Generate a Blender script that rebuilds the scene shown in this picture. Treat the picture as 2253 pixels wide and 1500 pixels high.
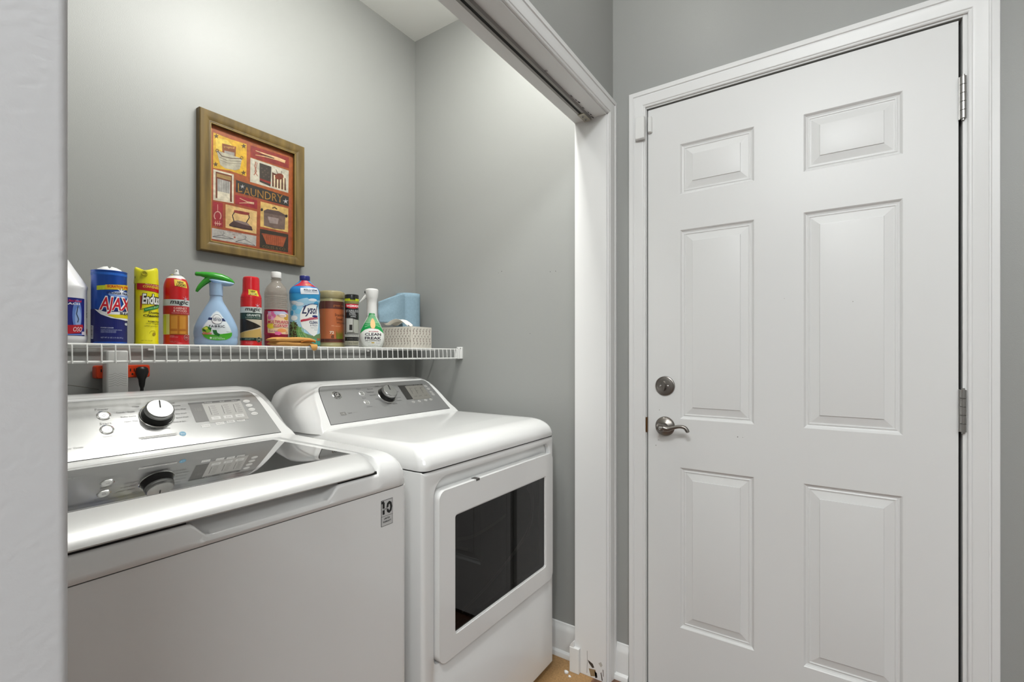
import bpy, bmesh, math, random
from mathutils import Vector, Matrix
random.seed(7)
for _o in list(bpy.data.objects): bpy.data.objects.remove(_o)
SC = bpy.context.scene
COL = SC.collection
PI = math.pi

# ------------------------------------------------------------------ camera
F_PX = 1043.0
cam_d = bpy.data.cameras.new('camera'); cam_d.sensor_fit = 'HORIZONTAL'; cam_d.sensor_width = 36.0
cam_d.lens = 36.0 * F_PX / 2253.0
cam_d.shift_y = 29.0 / 2253.0
cam_d.clip_start = 0.02
cam = bpy.data.objects.new('camera', cam_d); COL.objects.link(cam)
cam.location = (0, 0, 1.18)
cam.rotation_euler = (PI/2, 0, math.atan(703.5/F_PX))
SC.camera = cam

# ------------------------------------------------------------------ world, lights, exposure
w = bpy.data.worlds.new('world'); SC.world = w; w.use_nodes = True
w.node_tree.nodes['Background'].inputs[0].default_value = (0.9, 0.93, 1, 1)
w.node_tree.nodes['Background'].inputs[1].default_value = 0.3
def area(name, loc, size, power, rot=(0, 0, 0), col=(1, 0.98, 0.95), shape='DISK', sy=None):
    l = bpy.data.lights.new(name, 'AREA'); l.shape = shape; l.size = size
    if sy: l.size_y = sy
    l.energy = power; l.color = col
    o = bpy.data.objects.new(name, l); COL.objects.link(o); o.location = loc; o.rotation_euler = rot
    return o
def bulb(name, loc, r, power, col=(1, 1, .97)):
    l = bpy.data.lights.new(name, 'POINT'); l.shadow_soft_size = r; l.energy = power; l.color = col
    o = bpy.data.objects.new(name, l); COL.objects.link(o); o.location = loc
    return o
bulb('closet_ceiling_light', (-1.08, 0.93, 2.56), 0.08, 7, (1, 1, .968))
area('closet_fill_panel', (-.862, 0.95, 2.69), .11, 20, col=(1, 1, .968), shape='RECTANGLE', sy=1.0)  # added fill strip that evens out the closet wall; no fixture hangs here
bulb('entry_ceiling_light', (-0.45, 1.10, 2.58), 0.07, 2.6)
bulb('hall_ceiling_light', (-0.05, -0.45, 2.55), 0.10, 54, (.955, .99, 1))
area('room_fill_light', (1.3, -1.2, 2.68), 1.2, 60, col=(.955, .99, 1))  # added soft fill behind the camera, stands in for light from the house
SC.view_settings.view_transform = 'Standard'; SC.view_settings.look = 'None'
SC.view_settings.exposure = 0.0; SC.view_settings.gamma = 1.0

# ------------------------------------------------------------------ materials
def lin(c): return c/12.92 if c <= .04045 else ((c+.055)/1.055)**2.4
def rgb(hx):
    return tuple(lin(int(hx[i:i+2], 16)/255) for i in (0, 2, 4)) + (1,)
MATS = {}
def mat(name, hx, rough=.5, metal=0., bump=0., bscale=200., ior=1.5, coat=0., trans=0., var=0., vscale=30., detail=2., stretch=None):
    if name in MATS: return MATS[name]
    m = bpy.data.materials.new(name); m.use_nodes = True
    nt = m.node_tree; b = nt.nodes['Principled BSDF']
    b.inputs['Base Color'].default_value = rgb(hx); b.inputs['Roughness'].default_value = rough
    b.inputs['Metallic'].default_value = metal; b.inputs['IOR'].default_value = ior
    b.inputs['Coat Weight'].default_value = coat; b.inputs['Coat Roughness'].default_value = .08
    b.inputs['Transmission Weight'].default_value = trans
    if bump or var:
        tc = nt.nodes.new('ShaderNodeTexCoord'); mp = nt.nodes.new('ShaderNodeMapping')
        nt.links.new(tc.outputs['Object'], mp.inputs[0])
        if stretch: mp.inputs['Scale'].default_value = stretch
    if bump:
        n = nt.nodes.new('ShaderNodeTexNoise'); n.inputs['Scale'].default_value = bscale; n.inputs['Detail'].default_value = detail
        bp = nt.nodes.new('ShaderNodeBump'); bp.inputs['Strength'].default_value = bump; bp.inputs['Distance'].default_value = .002
        nt.links.new(mp.outputs[0], n.inputs['Vector']); nt.links.new(n.outputs['Fac'], bp.inputs['Height'])
        nt.links.new(bp.outputs[0], b.inputs['Normal'])
    if var:
        n = nt.nodes.new('ShaderNodeTexNoise'); n.inputs['Scale'].default_value = vscale; n.inputs['Detail'].default_value = 5
        nt.links.new(mp.outputs[0], n.inputs['Vector'])
        r = nt.nodes.new('ShaderNodeValToRGB')
        c = rgb(hx); lo = tuple(x*(1-var) for x in c[:3])+(1,); hi = tuple(min(1, x*(1+var)) for x in c[:3])+(1,)
        r.color_ramp.elements[0].position = .3; r.color_ramp.elements[1].position = .7
        r.color_ramp.elements[0].color = lo; r.color_ramp.elements[1].color = hi
        nt.links.new(n.outputs['Fac'], r.inputs[0]); nt.links.new(r.outputs[0], b.inputs['Base Color'])
    MATS[name] = m; return m
wallm = mat('grey wall paint', '999a97', .42, bump=.12, bscale=420)
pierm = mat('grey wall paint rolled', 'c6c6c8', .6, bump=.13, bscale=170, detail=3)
ceilm = mat('ceiling paint', 'eeeeea', .9, bump=.15, bscale=300)
trimm = mat('white trim paint', 'e0e0df', .35, bump=.03, bscale=60, stretch=(1, 1, .1))
doorm = mat('white door paint', 'dededd', .38, bump=.05, bscale=500)
white = mat('white appliance enamel', 'e6e6e5', .16, coat=.3)
whitep = mat('white plastic', 'e2e2e0', .3)
wire = mat('white vinyl coated wire', 'dededb', .35)
brush = mat('brushed silver panel', 'a4a4a3', .16, metal=.35, bump=.012, bscale=600, stretch=(1, .02, 1))
brushd = mat('brushed grey panel', 'a3a3a3', .32, metal=.75, bump=.04, bscale=600, stretch=(1, .02, 1))
satin = mat('satin silver plastic', 'cfcfcd', .3, metal=.55)
chrome = mat('polished silver', 'd8d8d6', .12, metal=1)
pewter = mat('aged pewter', '8a8580', .33, metal=1)
steel = mat('satin nickel hinge', 'a5a3a0', .3, metal=1)
black = mat('black plastic', '141414', .35)
blackg = mat('black glass', '0b0a09', .03, ior=4.0, coat=1.0)
blackg.node_tree.nodes['Principled BSDF'].inputs['Coat Roughness'].default_value = .015
dark = mat('dark gap', '1c1b1a', .8)
INK = {}
def ink(hx, rough=.38, metal=0.):
    k = hx
    if k not in INK:
        INK[k] = mat('ink '+hx, hx, rough, metal)
    return INK[k]

def pigment(hx):
    d = ''.join('%02x' % int(int(hx[i:i+2], 16)*.90) for i in (0, 2, 4))
    return mat('painted '+hx, d, .45, var=.22, vscale=70)
# ------------------------------------------------------------------ helpers
def link(o, parent=None, smooth=True, ang=35):
    COL.objects.link(o)
    if parent is not None: o.parent = parent
    if smooth and o.type == 'MESH':
        me = o.data
        me.polygons.foreach_set('use_smooth', [True]*len(me.polygons))
        me.set_sharp_from_angle(angle=math.radians(ang))
    return o
def bobj(name, bm, m, parent=None, smooth=True, ang=35, bevel=0, seg=3, recalc=True):
    if recalc: bmesh.ops.recalc_face_normals(bm, faces=bm.faces[:])
    me = bpy.data.meshes.new(name); bm.to_mesh(me); bm.free()
    for x in (m if isinstance(m, (list, tuple)) else [m]): me.materials.append(x)
    o = bpy.data.objects.new(name, me)
    if bevel:
        md = o.modifiers.new('bevel', 'BEVEL'); md.width = bevel; md.segments = seg; md.limit_method = 'ANGLE'; md.angle_limit = math.radians(40)
    return link(o, parent, smooth, ang)
def tag(o, label=None, cat=None, group=None, kind=None):
    if label: o['label'] = label
    if cat: o['category'] = cat
    if group: o['group'] = group
    if kind: o['kind'] = kind
    return o
def thing(name, loc, label, cat, rotz=0, group=None):
    o = bpy.data.objects.new(name, None); COL.objects.link(o); o.location = loc; o.rotation_euler = (0, 0, rotz)
    o.empty_display_size = .05
    return tag(o, label, cat, group)
def struct(name, bm, m, parent=None, **k):
    o = bobj(name, bm, m, parent, **k)
    if parent is None: o['kind'] = 'structure'
    return o
def box(bm, x0, x1, y0, y1, z0, z1, mi=0):
    v = [bm.verts.new(p) for p in ((x0,y0,z0),(x1,y0,z0),(x1,y1,z0),(x0,y1,z0),(x0,y0,z1),(x1,y0,z1),(x1,y1,z1),(x0,y1,z1))]
    for f in ((3,2,1,0),(4,5,6,7),(0,1,5,4),(1,2,6,5),(2,3,7,6),(3,0,4,7)):
        bm.faces.new([v[i] for i in f]).material_index = mi
def B(*a):
    bm = bmesh.new()
    if isinstance(a[0], (tuple, list)):
        if isinstance(a[0][0], (tuple, list)): a = a[0]
        for b in a: box(bm, *b)
    else: box(bm, *a)
    return bm
def loft(bm, rings, cap0=True, cap1=True, closed=True, mi=0):
    vs = [[bm.verts.new(p) for p in r] for r in rings]
    n = len(vs[0])
    for a, b in zip(vs, vs[1:]):
        for i in range(n if closed else n-1):
            j = (i+1) % n
            try: bm.faces.new((a[i], a[j], b[j], b[i])).material_index = mi
            except ValueError: pass
    if cap0: bm.faces.new(vs[0][::-1]).material_index = mi
    if cap1: bm.faces.new(vs[-1]).material_index = mi
    return vs
def rrect(x0, x1, y0, y1, r, n=6):
    """rounded rectangle, list of 2D points counter-clockwise; r number or 4 radii (x1y0, x1y1, x0y1, x0y0)"""
    rs = r if isinstance(r, (tuple, list)) else (r,)*4
    out = []
    for (cx, cy, sx, sy, a0), rr in zip(((x1,y0,-1,1,-90),(x1,y1,-1,-1,0),(x0,y1,1,-1,90),(x0,y0,1,1,180)), rs):
        for i in range(n+1):
            a = math.radians(a0+90*i/n)
            out.append((cx+sx*rr+rr*math.cos(a), cy+sy*rr+rr*math.sin(a)))
    return out
def lathe(bm, prof, n=32, axis=None, mi=0, cap0=True, cap1=True):
    rings = [[(r*math.cos(2*PI*i/n), r*math.sin(2*PI*i/n), z) for i in range(n)] for r, z in prof]
    if axis is not None: rings = [[tuple(axis @ Vector(p)) for p in r] for r in rings]
    loft(bm, rings, cap0, cap1, mi=mi)
def tube(bm, pts, r, n=8, cyclic=False):
    pts = [Vector(p) for p in pts]; rings = []; up = None
    rr = r if isinstance(r, (list, tuple)) else [r]*len(pts)
    for i, p in enumerate(pts):
        t = (pts[min(i+1, len(pts)-1)]-pts[max(i-1, 0)]).normalized()
        if up is None:
            up = t.orthogonal().normalized()
        up = (up - t*up.dot(t)).normalized(); s = t.cross(up)
        rings.append([tuple(p+up*rr[i]*math.cos(2*PI*k/n)+s*rr[i]*math.sin(2*PI*k/n)) for k in range(n)])
    loft(bm, rings)
def prism(bm, pts, a, b, fn):
    """extrude a 2D polygon between depth a and b; fn(p, d) -> 3D"""
    loft(bm, [[fn(p, a) for p in pts], [fn(p, b) for p in pts]])
def catmull(pts, k=4):
    out = []
    n = len(pts)
    for i in range(n-1):
        p0, p1, p2, p3 = pts[max(i-1,0)], pts[i], pts[i+1], pts[min(i+2,n-1)]
        for j in range(k):
            t = j/k
            out.append(tuple(.5*((2*b)+(-a+c)*t+(2*a-5*b+4*c-d)*t*t+(-a+3*b-3*c+d)*t**3) for a, b, c, d in zip(p0, p1, p2, p3)))
    out.append(tuple(pts[-1])); return out

# printed matter: flat shapes and letters laid on a surface by mapf(s, t, offset) -> 3D
class Sheet:
    paint = False
    def __init__(self, mapf, pitch=None, conv=None, base=.0004, step=.00022):
        self.f = mapf; self.pitch = pitch; self.conv = conv or (lambda x, y: (x, y)); self.base = base; self.step = step
        self.bm = bmesh.new(); self.cols = []
    def mi(self, c):
        m = c if not isinstance(c, str) else (pigment(c) if self.paint else ink(c))
        if m not in self.cols: self.cols.append(m)
        return self.cols.index(m)
    def _add(self, b, c, lay):
        if self.pitch:
            for ax in (0, 1):
                lo = min(v.co[ax] for v in b.verts); hi = max(v.co[ax] for v in b.verts)
                pt = self.pitch*(1 if ax == 0 else 1.6)
                n = int((hi-lo)/pt)
                for i in range(1, n+1):
                    no = Vector((1, 0, 0)) if ax == 0 else Vector((0, 1, 0))
                    bmesh.ops.bisect_plane(b, geom=b.verts[:]+b.edges[:]+b.faces[:], plane_co=no*(lo+i*(hi-lo)/(n+1)), plane_no=no)
        off = self.base+self.step*lay; mi = self.mi(c); mp = {}
        for v in b.verts: mp[v] = self.bm.verts.new(self.f(v.co.x, v.co.y, off))
        for f in b.faces:
            try: self.bm.faces.new([mp[v] for v in f.verts]).material_index = mi
            except ValueError: pass
        b.free()
    def poly(self, pts, c, lay=0):
        b = bmesh.new(); q = [self.conv(*p) for p in pts]
        f = b.faces.new([b.verts.new((x, y, 0)) for x, y in q])
        bmesh.ops.triangulate(b, faces=[f])
        self._add(b, c, lay)
    def rect(self, x0, y0, x1, y1, c, lay=0): self.poly([(x0,y0),(x1,y0),(x1,y1),(x0,y1)], c, lay)
    def ell(self, cx, cy, rx, ry, c, lay=0, n=28): self.poly([(cx+rx*math.cos(2*PI*i/n), cy+ry*math.sin(2*PI*i/n)) for i in range(n)], c, lay)
    def ring(self, cx, cy, rx, ry, th, c, lay=0, a0=0, a1=360, n=32):
        P = [(cx+rx*math.cos(math.radians(a0+(a1-a0)*i/n)), cy+ry*math.sin(math.radians(a0+(a1-a0)*i/n))) for i in range(n+1)]
        self.line(P, th, c, lay)
    def line(self, pts, w, c, lay=0):
        b = bmesh.new(); L = []; n = len(pts)
        for i, p in enumerate(pts):
            a = pts[max(i-1, 0)]; d = pts[min(i+1, n-1)]; tx, ty = d[0]-a[0], d[1]-a[1]; l = math.hypot(tx, ty) or 1
            ww = w[i] if isinstance(w, (list, tuple)) else w
            nx, ny = -ty/l*ww/2, tx/l*ww/2
            A = self.conv(p[0]+nx, p[1]+ny); Bq = self.conv(p[0]-nx, p[1]-ny)
            L.append((b.verts.new((A[0], A[1], 0)), b.verts.new((Bq[0], Bq[1], 0))))
        for (p, q), (r, s) in zip(L, L[1:]): b.faces.new((p, q, s, r))
        self._add(b, c, lay)
    def star(self, cx, cy, r, c, lay=0, n=5, q=.42, rot=0):
        self.poly([(cx+(r if i%2==0 else r*q)*math.sin(rot+PI*i/n), cy-(r if i%2==0 else r*q)*math.cos(rot+PI*i/n)) for i in range(2*n)], c, lay)
    def text(self, s, x0, y0, x1, y1, c, lay=1, shear=0, bold=0., rot=0, space=1.0, skew=0):
        """letters filling the box (x0,y0 top-left, x1,y1 bottom-right in sheet units); skew = drop of the right end"""
        cu = bpy.data.curves.new('t', 'FONT'); cu.body = s; cu.resolution_u = 2; cu.shear = shear; cu.offset = bold; cu.space_character = space; cu.fill_mode = 'FRONT'
        o = bpy.data.objects.new('t', cu); me = bpy.data.meshes.new_from_object(o)
        b = bmesh.new(); b.from_mesh(me); bpy.data.objects.remove(o); bpy.data.curves.remove(cu); bpy.data.meshes.remove(me)
        if not b.verts: b.free(); return
        lx = min(v.co.x for v in b.verts); hx = max(v.co.x for v in b.verts); ly = min(v.co.y for v in b.verts); hy = max(v.co.y for v in b.verts)
        for v in b.verts:
            u = (v.co.x-lx)/(hx-lx or 1); t = (hy-v.co.y)/(hy-ly or 1)
            X, Y = self.conv(x0+u*(x1-x0), y0+t*(y1-y0)+skew*u)
            v.co = (X, Y, 0)
        self._add(b, c, lay)
    def build(self, name, parent):
        me = bpy.data.meshes.new(name); self.bm.to_mesh(me); self.bm.free()
        for m in self.cols: me.materials.append(m)
        o = bpy.data.objects.new(name, me); return link(o, parent, False)

# ================================================================== SETTING
YD = 1.66; XO = -.67; XI = -.794; XB = -1.693; ZC = 2.71; YJ = 1.597; ZH = 2.04; YL = .10
struct('floor', B((-.72, 2.6, -2.6, YD+.05, -.08, 0)), mat('red brown wood boards', '6e4c38', .35, var=.35, vscale=9, stretch=(10, 1, 1)))
struct('floor_closet', B((XB-.1, -.72, YL-.1, YD+.05, -.08, 0)), mat('tan cork vinyl', 'a27e52', .6, var=.22, vscale=160))
struct('ceiling', B((XB-.1, 2.6, -2.6, YD+.1, ZC, ZC+.1)), ceilm)
struct('wall_back', B(((XB-.12, -.54-.02, YD, YD+.12, 0, ZC), (.285, 2.6, YD, YD+.12, 0, ZC), (-.56, .285, YD, YD+.12, 2.047, ZC))), wallm)
struct('wall_closet', B((XB-.12, XB, YL-.12, YD, 0, ZC)), wallm)
struct('wall_closet_left', B((XB, XI, YL-.12, YL-.03, 0, ZC)), wallm)
struct('wall_opening', B(((XI, XO, YJ+.014, YD, 0, ZC), (XI, XO, YL, YJ+.014, ZH+.014, ZC))), wallm)
# near corner of the wall beside the camera, with a rounded drywall bead
_bm = bmesh.new()
_o = rrect(XI, -.40, -2.6, .0925, (.001, .006, .001, .001), 5)
loft(_bm, [[(x, y, 0) for x, y in _o], [(x, y, ZC) for x, y in _o]])
struct('wall_left', _bm, pierm)
struct('wall_right', B((2.5, 2.6, -2.6, YD, 0, ZC)), wallm)
struct('wall_front', B((-.40, 2.5, -2.6, -2.5, 0, ZC)), wallm)
# opening jamb boards: right jamb and header soffit
_bm = B(((XI-.001, XO+.001, YJ, YJ+.014, 0, ZH+.014), (XI-.001, XO+.001, YL, YJ+.014, ZH, ZH+.0139)))
struct('trim_1', _bm, trimm, bevel=.0015)

CAS = [(0, .0), (0, .007), (.0025, .0085), (.006, .0085), (.008, .0105), (.011, .0115), (.020, .0125), (.030, .0140), (.036, .0152), (.038, .0135), (.040, .0135), (.042, .0165), (.0555, .0165), (.057, .015), (.057, 0)]
def casing(bm, a0, a1, zt, fn, left=True, right=True, zb=0):
    """mitred casing round an opening a0..a1 up to zt; fn(a, z, protrusion)"""
    rings = []
    for o, p in CAS:
        r = []
        if left: r += [(a0-o, zb, p)]
        r += [(a0-o if left else a0, zt+o, p)]
        r += [(a1+o if right else a1, zt+o, p)]
        if right: r += [(a1+o, zb, p)]
        rings.append([fn(*q) for q in r])
    vs = [[bm.verts.new(p) for p in r] for r in rings]
    n = len(vs[0])
    for k in range(len(vs)):
        a = vs[k]; b = vs[(k+1) % len(vs)]
        for i in range(n-1): bm.faces.new((a[i], a[i+1], b[i+1], b[i]))
    bm.faces.new([v[0] for v in vs]); bm.faces.new([v[-1] for v in vs][::-1])
_bm = bmesh.new(); casing(_bm, YL, YJ+.0055, ZH+.005, lambda a, z, p: (XO+p, a, z), left=False)
struct('trim_2', _bm, trimm, ang=20)
_bm = bmesh.new(); casing(_bm, -.5465, .2885, 2.0525, lambda a, z, p: (a, YD-p, z))
struct('trim_3', _bm, trimm, ang=20)
# baseboards with shoe moulding
def baseb(x0, x1, name):
    bm = bmesh.new()
    pr = [(0, 0), (.024, 0), (.024, .008), (.021, .016), (.014, .021), (.012, .022), (.012, .095), (.010, .108), (.006, .114), (.004, .124), (0, .126)]
    loft(bm, [[(x0, YD-p, z) for p, z in pr], [(x1, YD-p, z) for p, z in pr]])
    return struct(name, bm, trimm, ang=25)
baseb(XB+.0, XI, 'baseboard_closet'); baseb(XO+.001, -.606, 'baseboard_back'); baseb(.3475, 2.5, 'baseboard_right')
# the short return block at the foot of the jamb, and the chipped jamb foot
_bm = bmesh.new()
_pr = [(0, 0), (.016, 0), (.016, .085), (.013, .1), (.004, .112), (0, .114)]
loft(_bm, [[(XI-p, YJ-.012, z) for p, z in _pr], [(XI-p, YD-.03, z) for p, z in _pr]])
box(_bm, XI-.016, XI+.022, YJ-.014, YJ-.0002, 0, .092)
struct('baseboard_return', _bm, trimm, bevel=.0015)

S = Sheet(lambda x, z, o: (x, YJ-o, z), base=.0002)
for pts, c in (([(-.742, .060), (-.722, .052), (-.716, .040), (-.724, .036), (-.738, .050)], '3a3430'), ([(-.738, .030), (-.712, .034), (-.706, .012), (-.730, .004)], '8f7a5c'), ([(-.716, .030), (-.706, .024), (-.704, .008), (-.712, .004)], '2c2622'),
               ([(-.700, .062), (-.690, .070), (-.684, .060), (-.690, .050)], 'b5b1aa'), ([(-.692, .030), (-.689, .034), (-.683, .006), (-.687, .004)], '5a5048'), ([(-.684, .046), (-.681, .044), (-.6795, .020), (-.682, .022)], '6a6058')): S.poly(pts, c, 0)
S.line([(-.744, .092), (-.7435, .05), (-.745, .01)], .0012, '5a5550', 1)
o = S.build('trim_4', None); tag(o, kind='structure')
for i_, (x, y_, sz) in enumerate(((-.815, 1.567, .008), (-.795, 1.555, .005))):
    bm = bmesh.new(); loft(bm, [[(x+sz*q*math.cos(a)*(1+.3*math.sin(3*a+i_)), y_+sz*.8*q*math.sin(a), z) for a in [2*PI*k/9 for k in range(9)]] for q, z in ((1, .0005), (1.05, sz*.7), (.6, sz*1.1))])
    tag(bobj('paint_chip', bm, trimm, smooth=False), ('larger' if i_ == 0 else 'smaller')+' white paint chip on the tan floor by the closet jamb foot', 'debris', 'paint chips by the jamb')
# ---------------- door
door = bpy.data.objects.new('door_1', None); COL.objects.link(door); door.location = (-.134, YD, 0); door['kind'] = 'structure'
tag(door, 'white six panel door with lever handle and deadbolt')
DX0, DX1, DZ0, DZ1 = -.54, .272, .012, 2.043
def D(x, y, z): return (x+.134, y-YD, z)       # into the door's own space
FY = YD+.004                                     # door face plane
cols = [(-.430, -.2025), (-.070, .1605)]; rows = [(.246, .793), (.959, 1.604), (1.725, 1.897)]
bm = bmesh.new()
xs = [DX0]+[c for p in cols for c in p]+[DX1]; zs = [DZ0]+[r for p in rows for r in p]+[DZ1]
for i in range(5):
    for j in range(7):
        if i % 2 == 1 and j % 2 == 1:
            x0, x1, z0, z1 = xs[i], xs[i+1], zs[j], zs[j+1]
            rings = []
            for ins, dp in ((0, 0), (.002, .0015), (.006, .0065), (.010, .0078), (.013, .0062), (.015, .0062), (.0165, .0078), (.019, .0078), (.040, .0030), (.0408, .0006), (.043, .0002)):
                rings.append([D(x, FY+dp, z) for x, z in ((x0+ins, z0+ins), (x1-ins, z0+ins), (x1-ins, z1-ins), (x0+ins, z1-ins))])
            loft(bm, rings, False, True)
        else:
            bm.faces.new([bm.verts.new(D(*p)) for p in ((xs[i], FY, zs[j]), (xs[i+1], FY, zs[j]), (xs[i+1], FY, zs[j+1]), (xs[i], FY, zs[j+1]))])
bmesh.ops.remove_doubles(bm, verts=bm.verts[:], dist=1e-6)
# sides and back of the slab
b2 = [D(DX0, FY, DZ0), D(DX1, FY, DZ0), D(DX1, FY, DZ1), D(DX0, FY, DZ1)]
b3 = [(x, y+.044, z) for x, y, z in b2]
loft(bm, [b2, b3], False, True)
bmesh.ops.remove_doubles(bm, verts=bm.verts[:], dist=1e-6)
slab = bobj('door_slab', bm, doorm, door, ang=12)
bm = bmesh.new()
X0j, X1j, Zj = -.5445, .2792, 2.0475
for b in ((X0j-.018, X0j, YD-.001, YD+.118, 0, Zj+.016), (X1j, X1j+.025, YD-.001, YD+.118, 0, Zj+.016), (X0j, X1j, YD-.001, YD+.118, Zj, Zj+.016),
          (X0j, X0j+.012, YD+.052, YD+.09, 0, Zj), (X1j-.020, X1j, YD+.052, YD+.09, 0, Zj), (X0j, X1j, YD+.052, YD+.09, Zj-.012, Zj)):
    box(bm, b[0]+.134, b[1]+.134, b[2]-YD, b[3]-YD, b[4], b[5])
bobj('door_jamb', bm, trimm, door, bevel=.001)
bm = B(*[(D(DX0, 0, 0)[0], D(DX1, 0, 0)[0], .0, .05, 0, .011)])
bobj('threshold', bm, mat('dark bronze threshold', '4a3d33', .4, metal=.6), door)
# weatherstrip in the hinge gap
_mx = D(X1j-.0145, 0, 0)[0]
bobj('weatherstrip', B(D(X1j-.006, 0, 0)[0], D(X1j-.0005, 0, 0)[0], .022, .0515, 0, 2.04), dark, door)
AXY = Matrix.Rotation(PI/2, 4, 'X')      # local z -> -y
def on_door(x, z): return Matrix.Translation(D(x, FY, z)) @ AXY
for z0 in (1.784, .980, .176):
    bm = bmesh.new()
    for k in range(5):
        a = z0+k*.0218; lathe(bm, [(.0058, a+.0004), (.0066, a+.001), (.0066, a+.0208), (.0058, a+.0214)], 16, Matrix.Translation(D(.2795, YD-.0045, 0)))
    lathe(bm, [(.0035, z0-.004), (.0035, z0+.113)], 12, Matrix.Translation(D(.2795, YD-.0045, 0)))
    h = bobj('hinge', bm, steel, door)
    bobj('hinge_leaf', B(D(.2715, 0, 0)[0], D(.2745, 0, 0)[0], -.003, .03, z0, z0+.109), steel, h)
# deadbolt
bm = bmesh.new(); M0 = on_door(-.480, 1.070)
lathe(bm, [(.0335, 0), (.0335, .003), (.0325, .0055), (.030, .0065), (.0295, .006), (.028, .008), (.022, .0095), (.0, .0098)], 48, M0, cap1=False)
dbl = bobj('deadbolt', bm, pewter, door)
bm = bmesh.new()
loft(bm, [[tuple(M0 @ Vector((x*s*(1-.25*k/5), z*(.94 if k == 5 else 1), .009+.0034*k))) for x, z in [(.0065*math.cos(a)*(.55+.45*abs(math.cos(a))), .0175*math.sin(a)) for a in [2*PI*i/24 for i in range(24)]]] for k, s in enumerate((.6, 1, 1, 1, .9, .55))])
bobj('thumb_turn', bm, pewter, dbl)
for sx in (-.0135, .0115):
    bm = bmesh.new(); lathe(bm, [(.003, .0085), (.003, .0105), (.0015, .0112)], 12, M0 @ Matrix.Translation((sx, 0, 0))); bobj('screw', bm, chrome, dbl)
# lever
M1 = on_door(-.480, .930)
bm = bmesh.new()
lathe(bm, [(.0335, 0), (.0335, .002), (.0325, .005), (.029, .008), (.021, .012), (.014, .015), (.0115, .02), (.0115, .044), (0, .044)], 48, M1, cap1=False)
hd = bobj('door_handle', bm, pewter, door)
bm = bmesh.new()
pts = catmull([(-.012, .002, .046), (.004, .001, .048), (.022, -.002, .048), (.040, .004, .048), (.060, .009, .047), (.076, .007, .045), (.084, -.002, .044), (.087, -.009, .044)], 5)
rad = [(.0125, .011, .0085, .0065, .0058, .0062, .0066, .0062)[min(7, i//5)]*(1-(i % 5)/5)+(.0125, .011, .0085, .0065, .0058, .0062, .0066, .0062)[min(7, i//5+1)]*((i % 5)/5) for i in range(len(pts))]
rad[-1] = .0022; rad[-2] = .0048
tube(bm, [M1 @ Vector(p) for p in pts], rad, 14)
bobj('lever', bm, pewter, hd)
bm = bmesh.new(); lathe(bm, [(.0115, .04), (.013, .044), (.0135, .054), (.011, .0575), (.0, .058)], 32, M1, cap1=False)
bobj('lever_hub', bm, pewter, hd)
bm = bmesh.new(); lathe(bm, [(.0055, .056), (.0055, .0605), (.004, .062), (0, .062)], 20, M1, cap1=False)
bobj('lock_button', bm, chrome, hd)
bobj('latch_plate', B(D(-.5462, 0, 0)[0], D(-.5405, 0, 0)[0], -.0035, .03, .905, .957), mat('worn brass', '6e5236', .4, metal=.8), door)
bm = bmesh.new()
s = Sheet(lambda x, z, o: D(x, FY-o, z), base=.0002)
for x, z, r in ((-.50, .985, .0012), (-.25, .915, .0016), (-.235, .915, .0008), (-.503, .88, .001), (-.512, .86, .0014), (-.12, 1.35, .0008), (.05, 1.33, .001)):
    s.ell(x, z, r, r*1.3, '8d8a85')
s.build('scuff_marks', door)

# hall casing scuffs and door sensor
t = thing('door_contact_sensor', (-.5595, 1.643, 1.936), 'small white alarm sensor stuck on the door casing above the door latch side', 'sensor')
bm = bmesh.new()
for z, i in ((0, 0), (.009, 0), (.012, .002)):
    pass
loft(bm, [[(x, -y, z) for x, z in rrect(-.0165+i, .0165-i, 0+i, .078-i, .003)] for y, i in ((0, 0), (.012, 0), (.0145, .002))])
bobj('housing', bm, whitep, t)
t = thing('door_magnet', (-.531, FY, 1.960), 'narrow white magnet stuck on the top corner of the white door', 'sensor')
bm = bmesh.new(); loft(bm, [[(x, -y, z) for x, z in rrect(-.007+i, .007-i, 0+i, .057-i, .004)] for y, i in ((0, 0), (.010, 0), (.013, .002))])
bobj('housing', bm, whitep, t)
for o in list(t.children): pass

# ---------------- bifold track under the header
trackm = mat('painted grey track', '8f8c88', .45, metal=.3)
t = thing('bifold_door_track', (-.7345, .85, ZH), 'long grey metal door track with dark slot under the opening header', 'track')
bm = bmesh.new()
pr = [(-.0125, 0), (-.0125, -.012), (-.0045, -.012), (-.0045, -.0105), (-.011, -.0105), (-.011, -.0012), (.011, -.0012), (.011, -.0105), (.0045, -.0105), (.0045, -.012), (.0125, -.012), (.0125, 0)]
loft(bm, [[(x, y, z) for x, z in pr] for y in (-.74, .735)])
bobj('channel', bm, trackm, t, smooth=False)
bobj('slot', B(-.0108, .0108, -.739, .734, -.0100, -.0013), dark, t)
bm = B(-.0125, .0125, .672, .732, -.0150, -.0095)
pb = bobj('pivot_bracket', bm, mat('aged zinc', 'a8a294', .4, metal=.7), t, bevel=.001)
for dy in (.690, .713):
    bm = bmesh.new(); lathe(bm, [(.0045, 0), (.0045, -.0012), (.002, -.0022)], 16, Matrix.Translation((0, dy, -.0150))); bobj('screw', bm, steel, pb)
    bm = bmesh.new(); lathe(bm, [(.0022, -.0022), (.0022, -.0027)], 12, Matrix.Translation((0, dy, -.0150))); bobj('screw_recess', bm, dark, pb)
s = Sheet(lambda x, y, o: (x, y, -.0003-o))
random.seed(3)
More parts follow.
